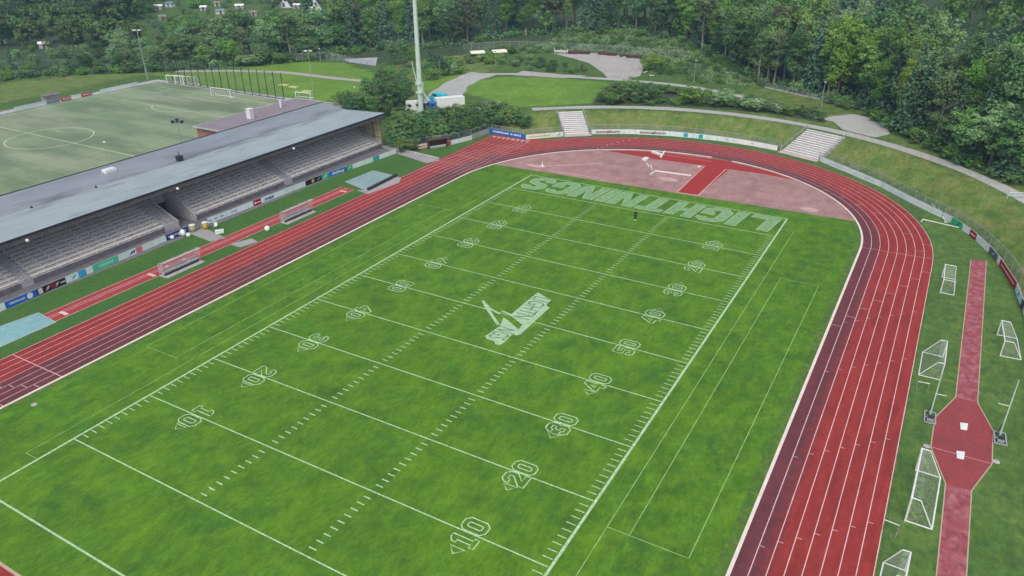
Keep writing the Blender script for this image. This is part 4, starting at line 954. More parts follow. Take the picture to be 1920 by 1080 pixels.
# pole vault uprights, box covers
for (u, v, vt, lb, sgn) in ((1743, 783, 706, 'left pole vault upright on its cart between the goals', 1), (1874, 822, 716, 'right pole vault upright on its cart near the right edge', -1)):
    x, y = g(u, v); t = thing('vault_upright', lb, 'pole vault upright', (x, y, 0), .05, 'pole vault uprights')
    mb = MB(); 
    for sx in (-.5, .5): mb.box((sx, -.2, .16), (.12, 2.2, .12))
    for sy in (-1.25, -.3, .85): mb.box((0, sy, .17), (1.0, .12, .12))
    mb.box((0, -.75, .35), (.6, .5, .35)); obj('cart', mb, m_post, t)
    mb = MB(); mb.box((0, -.8, .64), (.55, .45, .08)); obj('weight', mb, m_dark, t); obj('stay', MB().tube((-.3, .3, .2), (0, .8, 1.2), .05), m_dark, t)
    hh = hgt(u, v, vt); mb = MB(); mb.tube((0, .3, .2), (0, .3, hh), .075, .05, n=8); obj('post', mb, m_mast, t)
    mb = MB(); mb.tube((0, .3, hh*.55), (sgn*.95, .3, hh*.55+.02), .035); obj('arm', mb, m_goal, t)
for q, lb in (([(1800, 793), (1815, 795), (1813, 807), (1801, 805)], 'upper white box cover on the red octagon'), ([(1793, 846), (1809, 848), (1807, 862), (1794, 859)], 'lower white box cover on the red octagon')):
    pts = [g(*p) for p in q]; mb = MB(); mb.prism(pts, .011, .06); cxy = np.mean(pts, 0); mb.prism([tuple(cxy+(np.array(p)-cxy)*.25) for p in pts], .061, .10); tag(obj('box_cover', mb, m_goal), lb, 'box cover', 'vault box covers')
for (u, v, lb, rz) in ((1729, 730, 'small low hurdle frame beside the track above the left vault upright', .1), (1668, 995, 'small low hurdle frame beside the track at the foot of the largest goal', -.1)):
    x, y = g(u, v); t = thing('hurdle', lb, 'hurdle', (x, y, 0), rz); mb = MB()
    for s in (-.55, .55): mb.path([(s, -.6, .04), (s, .1, .04), (s, .1, .85)], .025)
    obj('frame', mb, m_post, t); obj('top_bar', MB().box((0, .1, .82), (1.2, .04, .08)), m_goal, t)
for (u, v, lb) in ((1738, 837, 'grey round lid in the grass left of the octagon'), (1867, 866, 'grey round lid in the grass right of the octagon'), (64, 760-1, 'pale oval lid at the kerb in the lower left')):
    x, y = g(u, v); mb = MB(); mb.prism([(x+.34*cos(a), y+.30*sin(a)) for a in np.linspace(0, 2*pi, 15)[:-1]], .012, .05); tag(obj('drain_cover', mb, m_conc), lb, 'drain cover')

# ------------------------------------------------------------------ shelters, dugout
def shelter(label, u0, v0, u1, v1):
    a, b = np.array(g(u0, v0)), np.array(g(u1, v1)); x = -48.35; ya, yb = a[1], b[1]; L = yb-ya
    t = thing('team_shelter', label, 'shelter', (x, (ya+yb)/2, 0), 0, 'team shelters beside the home straight')
    h = L/2; f = MB()
    for y in np.linspace(-h, h, 4): f.path([(.75, y, .03), (-.75, y, .03), (-.75, y, 1.75), (-.2, y, 2.1), (.45, y, 2.15)], .035)
    for (xx_, z) in ((-.75, .05), (-.75, 1.2), (-.75, 1.75), (.45, 2.15), (.75, .03)): f.tube((xx_, -h, z), (xx_, h, z), .035)
    obj('frame', f, m_post, t)
    obj('roof_edge', MB().box((.5, 0, 2.17), (.22, 2*h, .07)), M('pale_trim', [(.62, .52, .52), (.55, .46, .46)], (1,)), t)
    pn = MB(); pn.add([(-.77, -h, .1), (-.77, h, .1), (-.77, h, 1.75), (-.77, -h, 1.75), (-.2, h, 2.12), (-.2, -h, 2.12), (.45, h, 2.17), (.45, -h, 2.17)], [(0, 1, 2, 3), (3, 2, 4, 5), (5, 4, 6, 7)])
    for y in (-h, h): pn.add([(-.75, y, .1), (.2, y, .1), (.4, y, 2.1), (-.2, y, 2.08), (-.75, y, 1.7)], [(0, 1, 2, 3, 4)])
    obj('pane', pn, m_plex, t)
    bn = MB(); bn.box((-.25, 0, .48), (.45, 2*h-.3, .07)); bn.box((-.5, 0, .75), (.05, 2*h-.3, .3)); [bn.box((-.25, y, .22), (.4, .06, .44)) for y in np.linspace(-h+.3, h-.3, 5)]; obj('bench', bn, m_conc, t)
    obj('floor_plate', MB().box((0.1, 0, .02), (1.7, 2*h+.2, .012)), m_conc, t)
    obj('kickboard', MB().box((.1, 0, .2), (.05, 2*h-.5, .25)), m_dark, t)
shelter('glazed team shelter with a grey bench nearer the left edge of the picture', 306, 519, 377, 489)
shelter('glazed team shelter with a grey bench nearer the covered sand pit', 533, 419, 585, 395)
o0, o1 = np.array(g(806, 281)), np.array(g(839, 276)); L = math.dist(o0, o1); c = (o0+o1)/2
t = thing('dugout', 'dark brown wooden dugout with a pale bench by the bushes', 'dugout', (c[0], c[1], 0), math.atan2(*(o1-o0)[::-1]))
mb = MB(); mb.box((0, 1.3, 1.0), (L, .08, 2.0)); [mb.box((s*L/2, .65, 1.0), (.08, 1.3, 2.0)) for s in (-1, 1)]; obj('wall', mb, m_wood, t)
obj('roof', MB().box((0, .6, 2.05), (L+.3, 1.7, .09)), m_wood, t); obj('bench', MB().box((0, .6, .48), (L-.2, .4, .08)).box((0, .75, .22), (L-.3, .06, .44)), m_bench, t)
pt = thing('pitch_shelter', 'small grey shelter with a shallow roof beside the far touchline of the artificial pitch', 'shelter', (-171, yat(-171, 98, .5), 0))
obj('roof', MB().box((0, 0, 2.0), (1.6, 5, .12)), m_annex, pt); obj('back_wall', MB().box((-.7, 0, 1.0), (.08, 4.8, 2.0)), m_concd, pt); obj('bench', MB().box((0, 0, .45), (.4, 4.4, .08)), m_wood, pt)

# sand-pit covers
def cover(label, q, mat, edge=None):
    pts = [np.array(g(*p)) for p in q]; t = thing('sand_pit_cover', label, 'tarpaulin', (*np.mean(pts, 0), 0)); c = np.mean(pts, 0)
    n = 14; mb = MB(); vs = []
    for i in range(n+1):
        for j in range(n+1):
            s, r = i/n, j/n; p = (pts[0]*(1-s)+pts[1]*s)*(1-r)+(pts[3]*(1-s)+pts[2]*s)*r-c
            e = min(s, 1-s, r, 1-r); vs.append((*p, .03+.10*min(1, e*8)+.03*rng.random()*(e > .01)))
    mb.v = vs; mb.f = [(i*(n+1)+j, (i+1)*(n+1)+j, (i+1)*(n+1)+j+1, i*(n+1)+j+1) for i in range(n) for j in range(n)]; mb.m = [0]*len(mb.f)
    obj('sheet', mb, mat, t, smooth=True)
    e = MB(); e.strip([tuple(p-c) for p in pts], .35, .022, closed=True); obj('pit_edge', e, m_conc, t)
    return t, c, pts
cover('pale teal tarpaulin over the near sand pit at the left edge', [(-60, 634), (72, 587), (104, 604), (-40, 668)], m_teal)
t, c, pts = cover('grey teal tarpaulin over the far sand pit beside the home straight', [(648, 341), (700, 320), (737, 329), (683, 356)], m_tealf)
rl_ = MB(); a, b = pts[3]-c+np.array([.9, 0]), pts[2]-c+np.array([.9, 0]); rl_.tube((*a, .3), (*b, .3), .28, n=8); obj('cover_roller', rl_, m_dark, t)
mb = MB(); q = [g(*p) for p in ((668, 357), (690, 364), (748, 343), (752, 333), (737, 330), (683, 356))]; mb.poly(q, .0145); struct(obj('paving', mb, m_pave))

# clay area kit: kerb beams, board, ring
def beam(label, pts, h=.25, wd=.22, m=m_goal, name='timber_beam', cat='beam'):
    P_ = [g(*p) for p in pts]; mb = MB(); mb.strip(P_, wd, h, up=h-.014); return tag(obj(name, mb, m), label, cat)
beam('white angled stop beam lying on the clay left of the red run-up', [(1218, 329), (1229, 321), (1296, 330)], .2, .3)
beam('short white board leaning across the end of the red run-up near the kerb', [(1238, 298), (1246, 285)], .3, .3)
beam('white beam with a wedge beside the kerb on the red run-up', [(1223, 286), (1243, 293)], .35, .7)
beam('thin white batten on the clay near the angled beam', [(1213, 306), (1217, 314)], .1, .15); beam('second thin white batten on the clay near the angled beam', [(1219, 310), (1224, 319)], .1, .15)
beam('small white block at the corner of the red run-up', [(1309, 313), (1314, 316)], .3, .35)
mb = MB(); mb.prism([g(*p) for p in ((1203, 300), (1209, 296.5), (1217, 297.5), (1211, 302.5))], .014, .3); tag(obj('landing_board', mb, m_goal), 'white slab lying on the clay below the kerb', 'slab')
x, y = g(1017, 311); mb = MB(); mb.tube((x, y, .0), (x, y, 1.0), .12, .05); mb.box((x, y, .05), (.6, .6, .1)); tag(obj('marker_post', mb, m_goal), 'small white marker on the clay in the far left corner of the half-moon', 'marker')

# small things by the tunnel
def bag(label, u, v, s=(.7, .6, .5), m=m_goal, name='sack'):
    x, y = g(u, v); mb = MB(); n = 8
    for k in range(5):
        a0, a1 = pi*k/5, pi*(k+1)/5
        r0, r1 = sin(a0)*.5, sin(a1)*.5; z0, z1 = .5-.5*cos(a0), .5-.5*cos(a1)
        vs = [(s[0]*r0*cos(2*pi*i/n)*(1+.2*sin(i*3)), s[1]*r0*sin(2*pi*i/n), s[2]*z0) for i in range(n)]+[(s[0]*r1*cos(2*pi*i/n)*(1+.2*sin(i*3)), s[1]*r1*sin(2*pi*i/n), s[2]*z1) for i in range(n)]
        mb.add(vs, [(i, (i+1) % n, n+(i+1) % n, n+i) for i in range(n)])
    return tag(obj(name, mb, m, loc=(x, y, .012), smooth=True), label, name)
bag('round white sack on the grass between the runway and the track', 502, 434, (.9, .9, 1.0))
bag('white sack lying at the foot of the navy board farthest left', 323, 448, (.9, .7, .6)); bag('tallest white sack leaning at the navy board', 344, 443, (1.1, .8, 1.2)); bag('white sack at the right end of the navy board', 354, 445, (.8, .7, .8)); bag('small white sack between the others at the navy board', 336, 441.5, (.6, .6, .6))
x, y = g(412, 437); t = thing('white_crate', 'low white crate on the grass right of the tunnel paving', 'crate', (x, y, 0), 1.0); obj('box', MB().box((0, 0, .25), (1.3, .6, .45)), m_goal, t); obj('lid', MB().box((0, 0, .5), (1.36, .66, .05)), m_white, t)
for (u, v, lb) in ((386, 429, 'yellow padded corner post at the end of the white board right of the tunnel'), (362, 434, 'yellowish padded corner post at the end of the navy board')):
    x, y = g(u, v); t = thing('corner_pad', lb, 'corner pad', (x, y, 0)); obj('pad', MB().tube((0, 0, 0), (0, 0, 1.15), .5, .45, n=12), paint((178, 160, 70) if u > 370 else (170, 165, 130)), t, smooth=True); obj('cap', MB().tube((0, 0, 1.15), (0, 0, 1.2), .52, .4, n=12), m_white, t)
x, y = g(405, 428); t = thing('folding_chair', 'pale folding chair on the grass beside the tunnel boards', 'chair', (x, y, 0), .6)
obj('seat', MB().box((0, 0, .45), (.5, .5, .04)), m_goal, t); obj('backrest', MB().box((0, .25, .75), (.5, .04, .5)), m_goal, t)
for s in (-1, 1):
    for q in (-1, 1): obj('leg', MB().tube((.2*s, .2*q, 0), (.2*s, .2*q, .44), .025), m_post, t)

# ------------------------------------------------------------------ people
def skin_chain(name, verts, edges, radii, mat, parent, sub=1):
    me = bpy.data.meshes.new(name); me.from_pydata(verts, edges, []); me.materials.append(mat); o = bpy.data.objects.new(name, me); COL.objects.link(o); o.parent = parent
    m = o.modifiers.new('skin', 'SKIN'); me.skin_vertices.new(name='') if not me.skin_vertices else None
    for i, r in enumerate(radii): me.skin_vertices[0].data[i].radius = (r, r) if not isinstance(r, tuple) else r
    me.skin_vertices[0].data[0].use_root = True
    s = o.modifiers.new('sub', 'SUBSURF'); s.levels = sub; s.render_levels = sub; return o
def person(label, x, y, rz, arms='down'):
    t = thing('person', label, 'person', (x, y, .012), rz)
    V = [(0, 0, .95), (0, .01, 1.15), (0, .01, 1.38), (0, 0, 1.50), (0, -.02, 1.60), (0, -.01, 1.72),
         (.10, 0, .90), (.12, -.02, .50), (.13, .01, .10), (.135, -.16, .04), (-.10, 0, .90), (-.12, .02, .50), (-.13, .03, .10), (-.135, -.13, .04)]
    E_ = [(0, 1), (1, 2), (2, 3), (3, 4), (4, 5), (0, 6), (6, 7), (7, 8), (8, 9), (0, 10), (10, 11), (11, 12), (12, 13)]
    R_ = [.14, .13, .15, .06, .095, .085, .10, .065, .045, .04, .10, .065, .045, .04]
    def arm(s):
        b = len(V)
        if arms == 'front': V.extend([(s*.19, .01, 1.40), (s*.25, -.03, 1.15), (s*.08, -.27, 1.20), (s*.03, -.33, 1.24)])
        else: V.extend([(s*.19, .01, 1.40), (s*.25, .0, 1.12), (s*.24, -.07, .88), (s*.235, -.09, .78)])
        E_.extend([(2, b), (b, b+1), (b+1, b+2), (b+2, b+3)]); R_.extend([.07, .048, .036, .04])
        h = V[b+3]; d = (-s*.02, -.05, -.0) if arms == 'front' else (0, -.01, -.06)
        for k in range(5):
            off_ = (k-2)*.018; n = len(V); f = 1 if k else .7
            V.append((h[0]+d[0]*f+(off_ if arms != 'front' else 0), h[1]+d[1]*f, h[2]+d[2]*f+(off_ if arms == 'front' else 0))); E_.append((b+3, n)); R_.append(.009)
    arm(1); arm(-1)
    skin_chain('body', V, E_, R_, m_skin, t, 2)
    skin_chain('jacket', [(0, 0, .93), (0, .01, 1.15), (0, .01, 1.38), (0, .0, 1.47)]+[V[14], V[15], V[16]]+[V[23], V[24], V[25]], [(0, 1), (1, 2), (2, 3), (2, 4), (4, 5), (5, 6), (2, 7), (7, 8), (8, 9)], [.165, .155, .175, .075, .09, .066, .05, .09, .066, .05], m_black, t)
    skin_chain('trousers', [(0, 0, .97), V[6], V[7], V[8], V[10], V[11], V[12]], [(0, 1), (1, 2), (2, 3), (0, 4), (4, 5), (5, 6)], [.155, .12, .085, .065, .12, .085, .065], m_black, t)
    for s, (ax_, ay_) in ((1, (.135, -.16)), (-1, (-.135, -.13))):
        mb = MB(); mb.box((ax_, ay_+.05, .05), (.11, .30, .09)); mb.box((ax_, ay_+.13, .11), (.10, .12, .08)); obj('shoe', mb, m_goal, t)
    mb = MB()
    for k in range(4):
        a0, a1 = k*pi/8, (k+1)*pi/8; mb.tube((0, .015, 1.68+.13*sin(a0)), (0, .015, 1.68+.13*sin(a1)), .118*cos(a0), max(.01, .118*cos(a1)), n=10, cap=False)
    mb.box((0, .07, 1.66), (.17, .08, .14)); obj('hair', mb, m_hair, t, smooth=True)
    fc = MB()
    for s in (-.035, .035): fc.box((s, -.117, 1.665), (.02, .012, .012))
    obj('eyes', fc, m_black, t); obj('nose', MB().box((0, -.12, 1.64), (.022, .03, .035)), m_skin, t); obj('mouth', MB().box((0, -.112, 1.60), (.05, .01, .012)), m_clay2, t)
    for s in (-1, 1): obj('ear', MB().box((s*.10, -.01, 1.655), (.02, .03, .055)), m_skin, t)
    return t
x, y = g(1191, 413); person('person in black with white shoes standing on the pitch by the end-zone lettering', x, y, .2, 'front')
x, y = g(272, 279); person('person in dark clothes standing on the artificial pitch just behind the grandstand roof', -99.0, yat(-99.0, 271, 1.0), 1.3)

# ------------------------------------------------------------------ vehicles by the mast
def wheel(t, x, y, r=.36, w=.22):
    wo_ = obj('wheel', MB().tube((x, y-w/2, r), (x, y+w/2, r), r, n=16), m_black, t); obj('rim', MB().tube((x, y-w/2-.005, r), (x, y+w/2+.005, r), r*.55, n=12), m_post, wo_)
def prof(pts, wd, y0=0):
    mb = MB(); n = len(pts); vs = [(x, y0-wd/2, z) for x, z in pts]+[(x, y0+wd/2, z) for x, z in pts]
    return mb.add(vs, [tuple(range(n)), tuple(range(n, 2*n))[::-1]]+[(i, n+i, n+(i+1) % n, (i+1) % n) for i in range(n)])
def zg(u, v, lift=0):
    x, y = G(u, v); return x, y, H(x, y)
x, y, z = zg(768, 210)
gw = [(1.0, 0)]
ca = thing('caravan', 'white touring caravan with dark end window parked among the bushes by the mast', 'caravan', (x+1.2, y+1.5, z), radians(40))
obj('body', prof([(-2.9, .5), (-3.0, 1.2), (-2.7, 2.35), (-2.3, 2.65), (2.2, 2.65), (2.8, 2.2), (3.0, 1.3), (2.8, .5)], 2.25), m_goal, ca)
wn = MB(); wn.add([(-3.02, -.8, 1.42), (-3.02, .8, 1.42), (-2.80, .8, 2.12), (-2.80, -.8, 2.12)], [(0, 1, 2, 3)]); obj('window', wn, m_dark, ca)
for xx_ in (-1.9, .2, 1.7): obj('window', MB().box((xx_, -1.13, 1.8), (.9, .02, .6)), m_dark, ca)
obj('door', MB().box((-.9, -1.135, 1.4), (.65, .03, 1.7)), m_white, ca); obj('roof_hatch', MB().box((.3, 0, 2.70), (.7, .7, .12)), m_white, ca)
obj('trim', MB().box((0, -1.13, 1.12), (5.4, .02, .1)), m_post, ca); obj('drawbar', MB().tube((2.9, 0, .5), (4.1, 0, .5), .06), m_post, ca)
for s in (-1, 1): wheel(ca, .1, s*1.0)
x, y, z = zg(845, 208)
tl_ = thing('lorry', 'parked lorry with a blue cab and a long white box body behind the bushes', 'lorry', (x-1.5, y+1.0, z), radians(52))
obj('box_body', MB().box((.6, 0, 2.15), (8.2, 2.5, 2.5)), m_goal, tl_); obj('roof_panel', MB().box((.6, 0, 3.43), (8.25, 2.55, .05)), m_white, tl_)
obj('chassis', MB().box((-.3, 0, .75), (9.4, 1.0, .25)), m_dark, tl_); obj('box_rib', MB().box((.6, 1.26, 1.2), (8.1, .03, .12)).box((.6, -1.26, 1.2), (8.1, .03, .12)), m_post, tl_); tl_.scale = (.88, .88, .88)
cb = obj('cab', prof([(-5.6, .5), (-5.65, 1.4), (-5.35, 2.6), (-3.65, 2.7), (-3.6, .5)], 2.3), paint((55, 120, 190)), tl_)
obj('windscreen', MB().add([(-5.67, -1.0, 1.5), (-5.67, 1.0, 1.5), (-5.40, 1.0, 2.45), (-5.40, -1.0, 2.45)], [(0, 1, 2, 3)]), m_dark, cb)
for s in (-1, 1): obj('side_window', MB().box((-4.7, s*1.16, 1.95), (1.0, .02, .65)), m_dark, cb); wheel(tl_, -4.6, s*1.05, .48, .3); wheel(tl_, 2.6, s*1.05, .48, .3)
x, y, z = zg(822, 190)
vn = thing('van', 'turquoise van parked on the road behind the white lorry', 'van', (x, y, z), radians(-15))
vb = obj('body', prof([(-2.5, .4), (-2.55, 1.1), (-1.9, 1.3), (-1.3, 2.1), (2.4, 2.15), (2.55, 1.2), (2.5, .4)], 1.9), paint((70, 190, 205)), vn)
obj('windscreen', MB().add([(-1.94, -.8, 1.34), (-1.94, .8, 1.34), (-1.36, .8, 2.05), (-1.36, -.8, 2.05)], [(0, 1, 2, 3)]), m_dark, vb)
for s in (-1, 1): obj('side_window', MB().box((-.3, s*.96, 1.65), (1.6, .02, .5)), m_dark, vb); wheel(vn, -1.6, s*.85); wheel(vn, 1.6, s*.85)
x, y, z = zg(812, 200)
cr = thing('parked_car', 'dark blue car squeezed between the turquoise van and the lorry', 'car', (x-.5, y-.5, z), radians(60))
obj('body', prof([(-2.1, .3), (-2.15, .75), (-1.3, .9), (-.7, 1.4), (.8, 1.42), (1.5, .95), (2.1, .85), (2.1, .3)], 1.75), paint((45, 65, 110)), cr)
obj('window', MB().box((.05, 0, 1.18), (1.5, 1.77, .3)), m_dark, cr)
for s in (-1, 1): wheel(cr, -1.35, s*.78, .32); wheel(cr, 1.3, s*.78, .32)
x, y, z = zg(797, 205); tn = thing('gazebo', 'dull grey pavilion tent between the caravan and the lorry', 'tent', (x, y, z)); mb = MB(); mb.add([(-1.5, -1.5, 2), (1.5, -1.5, 2), (1.5, 1.5, 2), (-1.5, 1.5, 2), (0, 0, 2.7)], [(0, 1, 4), (1, 2, 4), (2, 3, 4), (3, 0, 4)]); obj('canopy', mb, m_conc, tn)
for a in (-1.45, 1.45):
    for b in (-1.45, 1.45): obj('leg', MB().tube((a, b, 0), (a, b, 2), .04), m_post, tn)

# picnic roofs, log piles, bench
for (u, v, lb) in ((896, 111, 'left one of the two pale-roofed open shelters in the scrub'), (937, 109, 'right one of the two pale-roofed open shelters in the scrub')):
    x, y, z = zg(u, v); t = thing('picnic_shelter', lb, 'shelter', (x, y, z), radians(48), 'pale-roofed shelters in the scrub'); mb = MB()
    mb.add([(-2.4, -1, 2.0), (2.4, -1, 2.0), (2.4, 1, 2.6), (-2.4, 1, 2.6), (-2.4, -1, 1.9), (2.4, -1, 1.9), (2.4, 1, 2.5), (-2.4, 1, 2.5)], [(0, 1, 2, 3), (4, 7, 6, 5), (0, 4, 5, 1), (1, 5, 6, 2), (2, 6, 7, 3), (3, 7, 4, 0)]); obj('roof', mb, paint((222, 226, 205)), t)
    for a in (-2.1, 2.1):
        for b, h in ((-.85, 1.95), (.85, 2.45)): obj('post', MB().tube((a, b, 0), (a, b, h), .08), m_wood, t)
for i, (u, v, w_, lb) in enumerate(((1071, 101, 3.2, 'first log pile right of the white bench at the gravel lot'), (1084, 101, 3.0, 'second log pile along the back of the gravel lot'), (1098, 101.5, 2.6, 'low broken log pile left of the middle of the gravel lot'), (1131, 102.5, 3.4, 'short log pile in the middle of the back edge of the gravel lot'), (1147, 104, 3.0, 'dark log pile right of the middle of the gravel lot'), (1170, 107, 2.4, 'small log pile near the right end of the gravel lot'), (1190, 109, 4.4, 'long low log pile at the right end of the gravel lot'))):
    x, y, z = zg(u, v); mb = MB(); a = radians(14)
    for k in range(7):
        ox, oz = (k % 4)*.45-.7, .22+(k//4)*.4; c, s = cos(a), sin(a)
        p = (-w_/2*c+ox*s*.5, -w_/2*s-ox, oz); q = (w_/2*c+ox*s*.5, w_/2*s-ox, oz); mb.tube(p, q, .24, n=7)
    tag(obj('log_pile', mb, m_wood, loc=(x, y, z+.05)), lb, 'log pile', 'log piles at the gravel lot')
x, y, z = zg(1052, 101); t = thing('white_rack', 'white metal rack at the left end of the log piles', 'rack', (x, y, z), radians(14)); mb = MB()
for a in (-2.2, 0, 2.2): mb.tube((a, 0, 0), (a, 0, 1.7), .08)
for zz in (.5, 1.0): mb.tube((-2.2, 0, zz), (2.2, 0, zz), .07)
obj('frame', mb, m_goal, t); obj('shelf', MB().box((0, 0, .8), (4.4, .7, .06)), m_goal, t)
x, y, z = zg(1094, 136); t = thing('park_bench', 'dark park bench at the end of the hedge by the gravel lot', 'bench', (x, y, z), radians(10)); obj('seat', MB().box((0, 0, .45), (2.4, .5, .07)), m_wood, t); obj('backrest', MB().box((0, .25, .75), (2.4, .06, .4)), m_wood, t)
for s in (-1, 1): obj('leg', MB().box((s*.9, 0, .21), (.1, .45, .42)), m_post, t)
for (u, v, s, lb) in ((1196, 125, .7, 'dark boulder lying on the right part of the gravel lot'), (1170, 108, .6, 'dark boulder at the back edge of the gravel lot'), (1210, 137, .8, 'pale boulder at the front right corner of the gravel lot'), (1222, 143, .9, 'pale boulder beside the path right of the gravel lot')):
    x, y, z = zg(u, v); mb = MB(); r_ = random.Random(u)
    for k in range(4):
        a0, a1 = pi*k/4, pi*(k+1)/4; mb.tube((0, 0, s*.5*(1-cos(a0))*.7), (r_.uniform(-.1, .1), 0, s*.5*(1-cos(a1))*.7), max(.02, s*sin(a0)), max(.02, s*sin(a1)), n=7, cap=False)
    tag(obj('boulder', mb, m_concd if v < 130 else m_conc, loc=(x, y, z-.05)), lb, 'boulder')
x, y, z = zg(1752, 190); t = thing('street_sign', 'white sign half hidden in the dark trees at the right', 'sign', (x, y, z)); obj('pole', MB().tube((0, 0, 0), (0, 0, 3), .06), m_post, t); obj('panel', MB().box((0, 0, 3.1), (1.4, .08, .6)), m_goal, t)
# handrail at the far right path
x, y, z = zg(1905, 372); t = thing('barrier', 'pale tubular barrier beside the path at the right edge', 'barrier', (x, y, z), radians(30)); mb = MB(); mb.path([(-1.5, 0, 0), (-1.5, 0, 1.0), (1.5, 0, 1.0), (1.5, 0, 0)], .05); mb.tube((-1.5, 0, .5), (1.5, 0, .5), .04); obj('frame', mb, m_mast, t)
# yellow boards lying on the lawn right of the ball fence
for (u, v, lb) in ((532, 160, 'pale flat mat lying on the lawn nearest the ball fence'), (551, 164, 'pale flat mat in the middle of the lawn right of the ball fence'), (576, 172, 'pale flat mat on the lawn nearest the roof')):
    x, y, z = zg(u, v); mb = MB(); mb.box((0, 0, .12), (3.2, 1.6, .2)); mb.box((0, 0, .25), (3.0, 1.4, .06)); tag(obj('mat', mb, paint((185, 195, 130)), loc=(x, y, z)), lb, 'mat')

# ------------------------------------------------------------------ houses on the far slope
m_slate = M('slate', [(.075, .08, .12), (.055, .06, .09)], (1,))
def aframe(u, v, label, s=1.0):
    x, y, z = zg(u, v); a = radians(38)
    t = thing('a_frame_house', label, 'house', (x, y, z-.2), a, 'steep-roofed houses on the far slope'); W_, D, Hh = 5.4*s, 8*s, 7.6*s
    mb = MB(); mb.add([(-W_+1, -D/2, 0), (W_-1, -D/2, 0), (0, -D/2, Hh-.6), (-W_+1, D/2, 0), (W_-1, D/2, 0), (0, D/2, Hh-.6)], [(0, 1, 2), (3, 5, 4)]); obj('gable_wall', mb, m_white, t)
    mb = MB()
    for sgn in (-1, 1): mb.add([(sgn*W_, -D/2-.4, 0), (sgn*W_, D/2+.4, 0), (0, D/2+.4, Hh), (0, -D/2-.4, Hh), (sgn*(W_-.4), -D/2-.4, 0), (sgn*(W_-.4), D/2+.4, 0), (0, D/2+.4, Hh-.5), (0, -D/2-.4, Hh-.5)], [(0, 1, 2, 3), (7, 6, 5, 4), (0, 3, 7, 4), (1, 5, 6, 2)])
    rf_ = obj('roof', mb, m_slate, t); obj('chimney', MB().box((.8, 1, Hh-.2), (.7, .7, 1.6)), m_brick, rf_)
    obj('window', MB().box((-.9, -D/2-.05, 3.4), (1.0, .1, 1.0)).box((.9, -D/2-.05, 3.4), (1.0, .1, 1.0)), m_dark, t); obj('door', MB().box((0, -D/2-.05, 1.05), (1.0, .1, 2.1)), m_wood, t)
    obj('terrace', MB().box((0, -D/2-2, .15), (9, 3.4, .35)), m_conc, t)
aframe(534, 12, 'left one of the two steep-roofed houses on the far slope', .85); aframe(591, 18, 'right one of the two steep-roofed houses on the far slope', .95)
SH = [(298, 18, 'shed with a grey roof highest up on the far slope left of the birches'), (305, 38, 'small white shed beside the garden meadow at the top left'), (320, 13, 'little pale hut above the garden meadow'), (383, 20, 'garden hut with a pale roof behind the birches left of centre'), (409, 12, 'pale roofed garden hut near the top edge left of the steep houses'), (413, 27, 'garden hut with a bluish roof below the pale one'), (450, 17, 'lone white hut among the trees left of the steep houses'), (475, 30, 'garden hut with a blue grey roof in front of the far gardens'), (507, 30, 'long low white hut below the left steep-roofed house'), (558, 16, 'low white hut between the two steep-roofed houses'), (604, 38, 'low white hut under the right steep-roofed house'), (3, 82, 'pale hut at the left edge of the picture among the bluish trees'), (84, 90, 'single white hut between trees on the far left')]
for i, (u, v, lb) in enumerate(SH):
    x, y, z = zg(u, v); r_ = random.Random(i); L, W_, h = r_.uniform(2.6, 4.2), r_.uniform(2.0, 2.8), 1.7
    t = thing('garden_shed', lb, 'garden shed', (x, y, z), radians(r_.uniform(0, 80)), 'garden huts on the far slope')
    obj('wall', MB().box((0, 0, h/2), (L, W_, h)), [m_conc, m_panel, m_white][i % 3], t)
    mb = MB(); a, b = L/2+.3, W_/2+.3; mb.add([(-a, -b, h), (a, -b, h), (a, b, h), (-a, b, h), (-a, 0, h+.8), (a, 0, h+.8)], [(0, 1, 5, 4), (2, 3, 4, 5), (0, 4, 3), (1, 2, 5)]); obj('roof', mb, [m_white, m_annex, paint((120, 145, 160))][(i*7) % 3], t)
    obj('door', MB().box((0, -W_/2-.03, 1), (.8, .06, 1.9)), m_wood, t)

# ------------------------------------------------------------------ vegetation
def leaf_quads(cent, nrm, size, r_):
    n = len(cent); nrm = nrm+r_.normal(0, .55, (n, 3)); nrm /= np.linalg.norm(nrm, axis=1)[:, None]+1e-9
    h = r_.normal(0, 1, (n, 3)); a = np.cross(nrm, h); a /= np.linalg.norm(a, axis=1)[:, None]+1e-9; b = np.cross(nrm, a)
    s = size*r_.uniform(.6, 1.35, (n, 1)); a = a*s; b = b*s*r_.uniform(.45, .8, (n, 1))
    V = np.stack([cent-a, cent+b, cent+a, cent-b], 1).reshape(-1, 3); return V
def mesh_from_quads(name, V, mat):
    n = len(V)//4; me = bpy.data.meshes.new(name); me.vertices.add(len(V)); me.vertices.foreach_set('co', V.astype(np.float32).ravel())
    me.loops.add(4*n); me.loops.foreach_set('vertex_index', np.arange(4*n, dtype=np.int32)); me.polygons.add(n)
    me.polygons.foreach_set('loop_start', np.arange(0, 4*n, 4, dtype=np.int32)); me.polygons.foreach_set('loop_total', np.full(n, 4, dtype=np.int32))
    me.materials.append(mat); me.update(calc_edges=True); return me
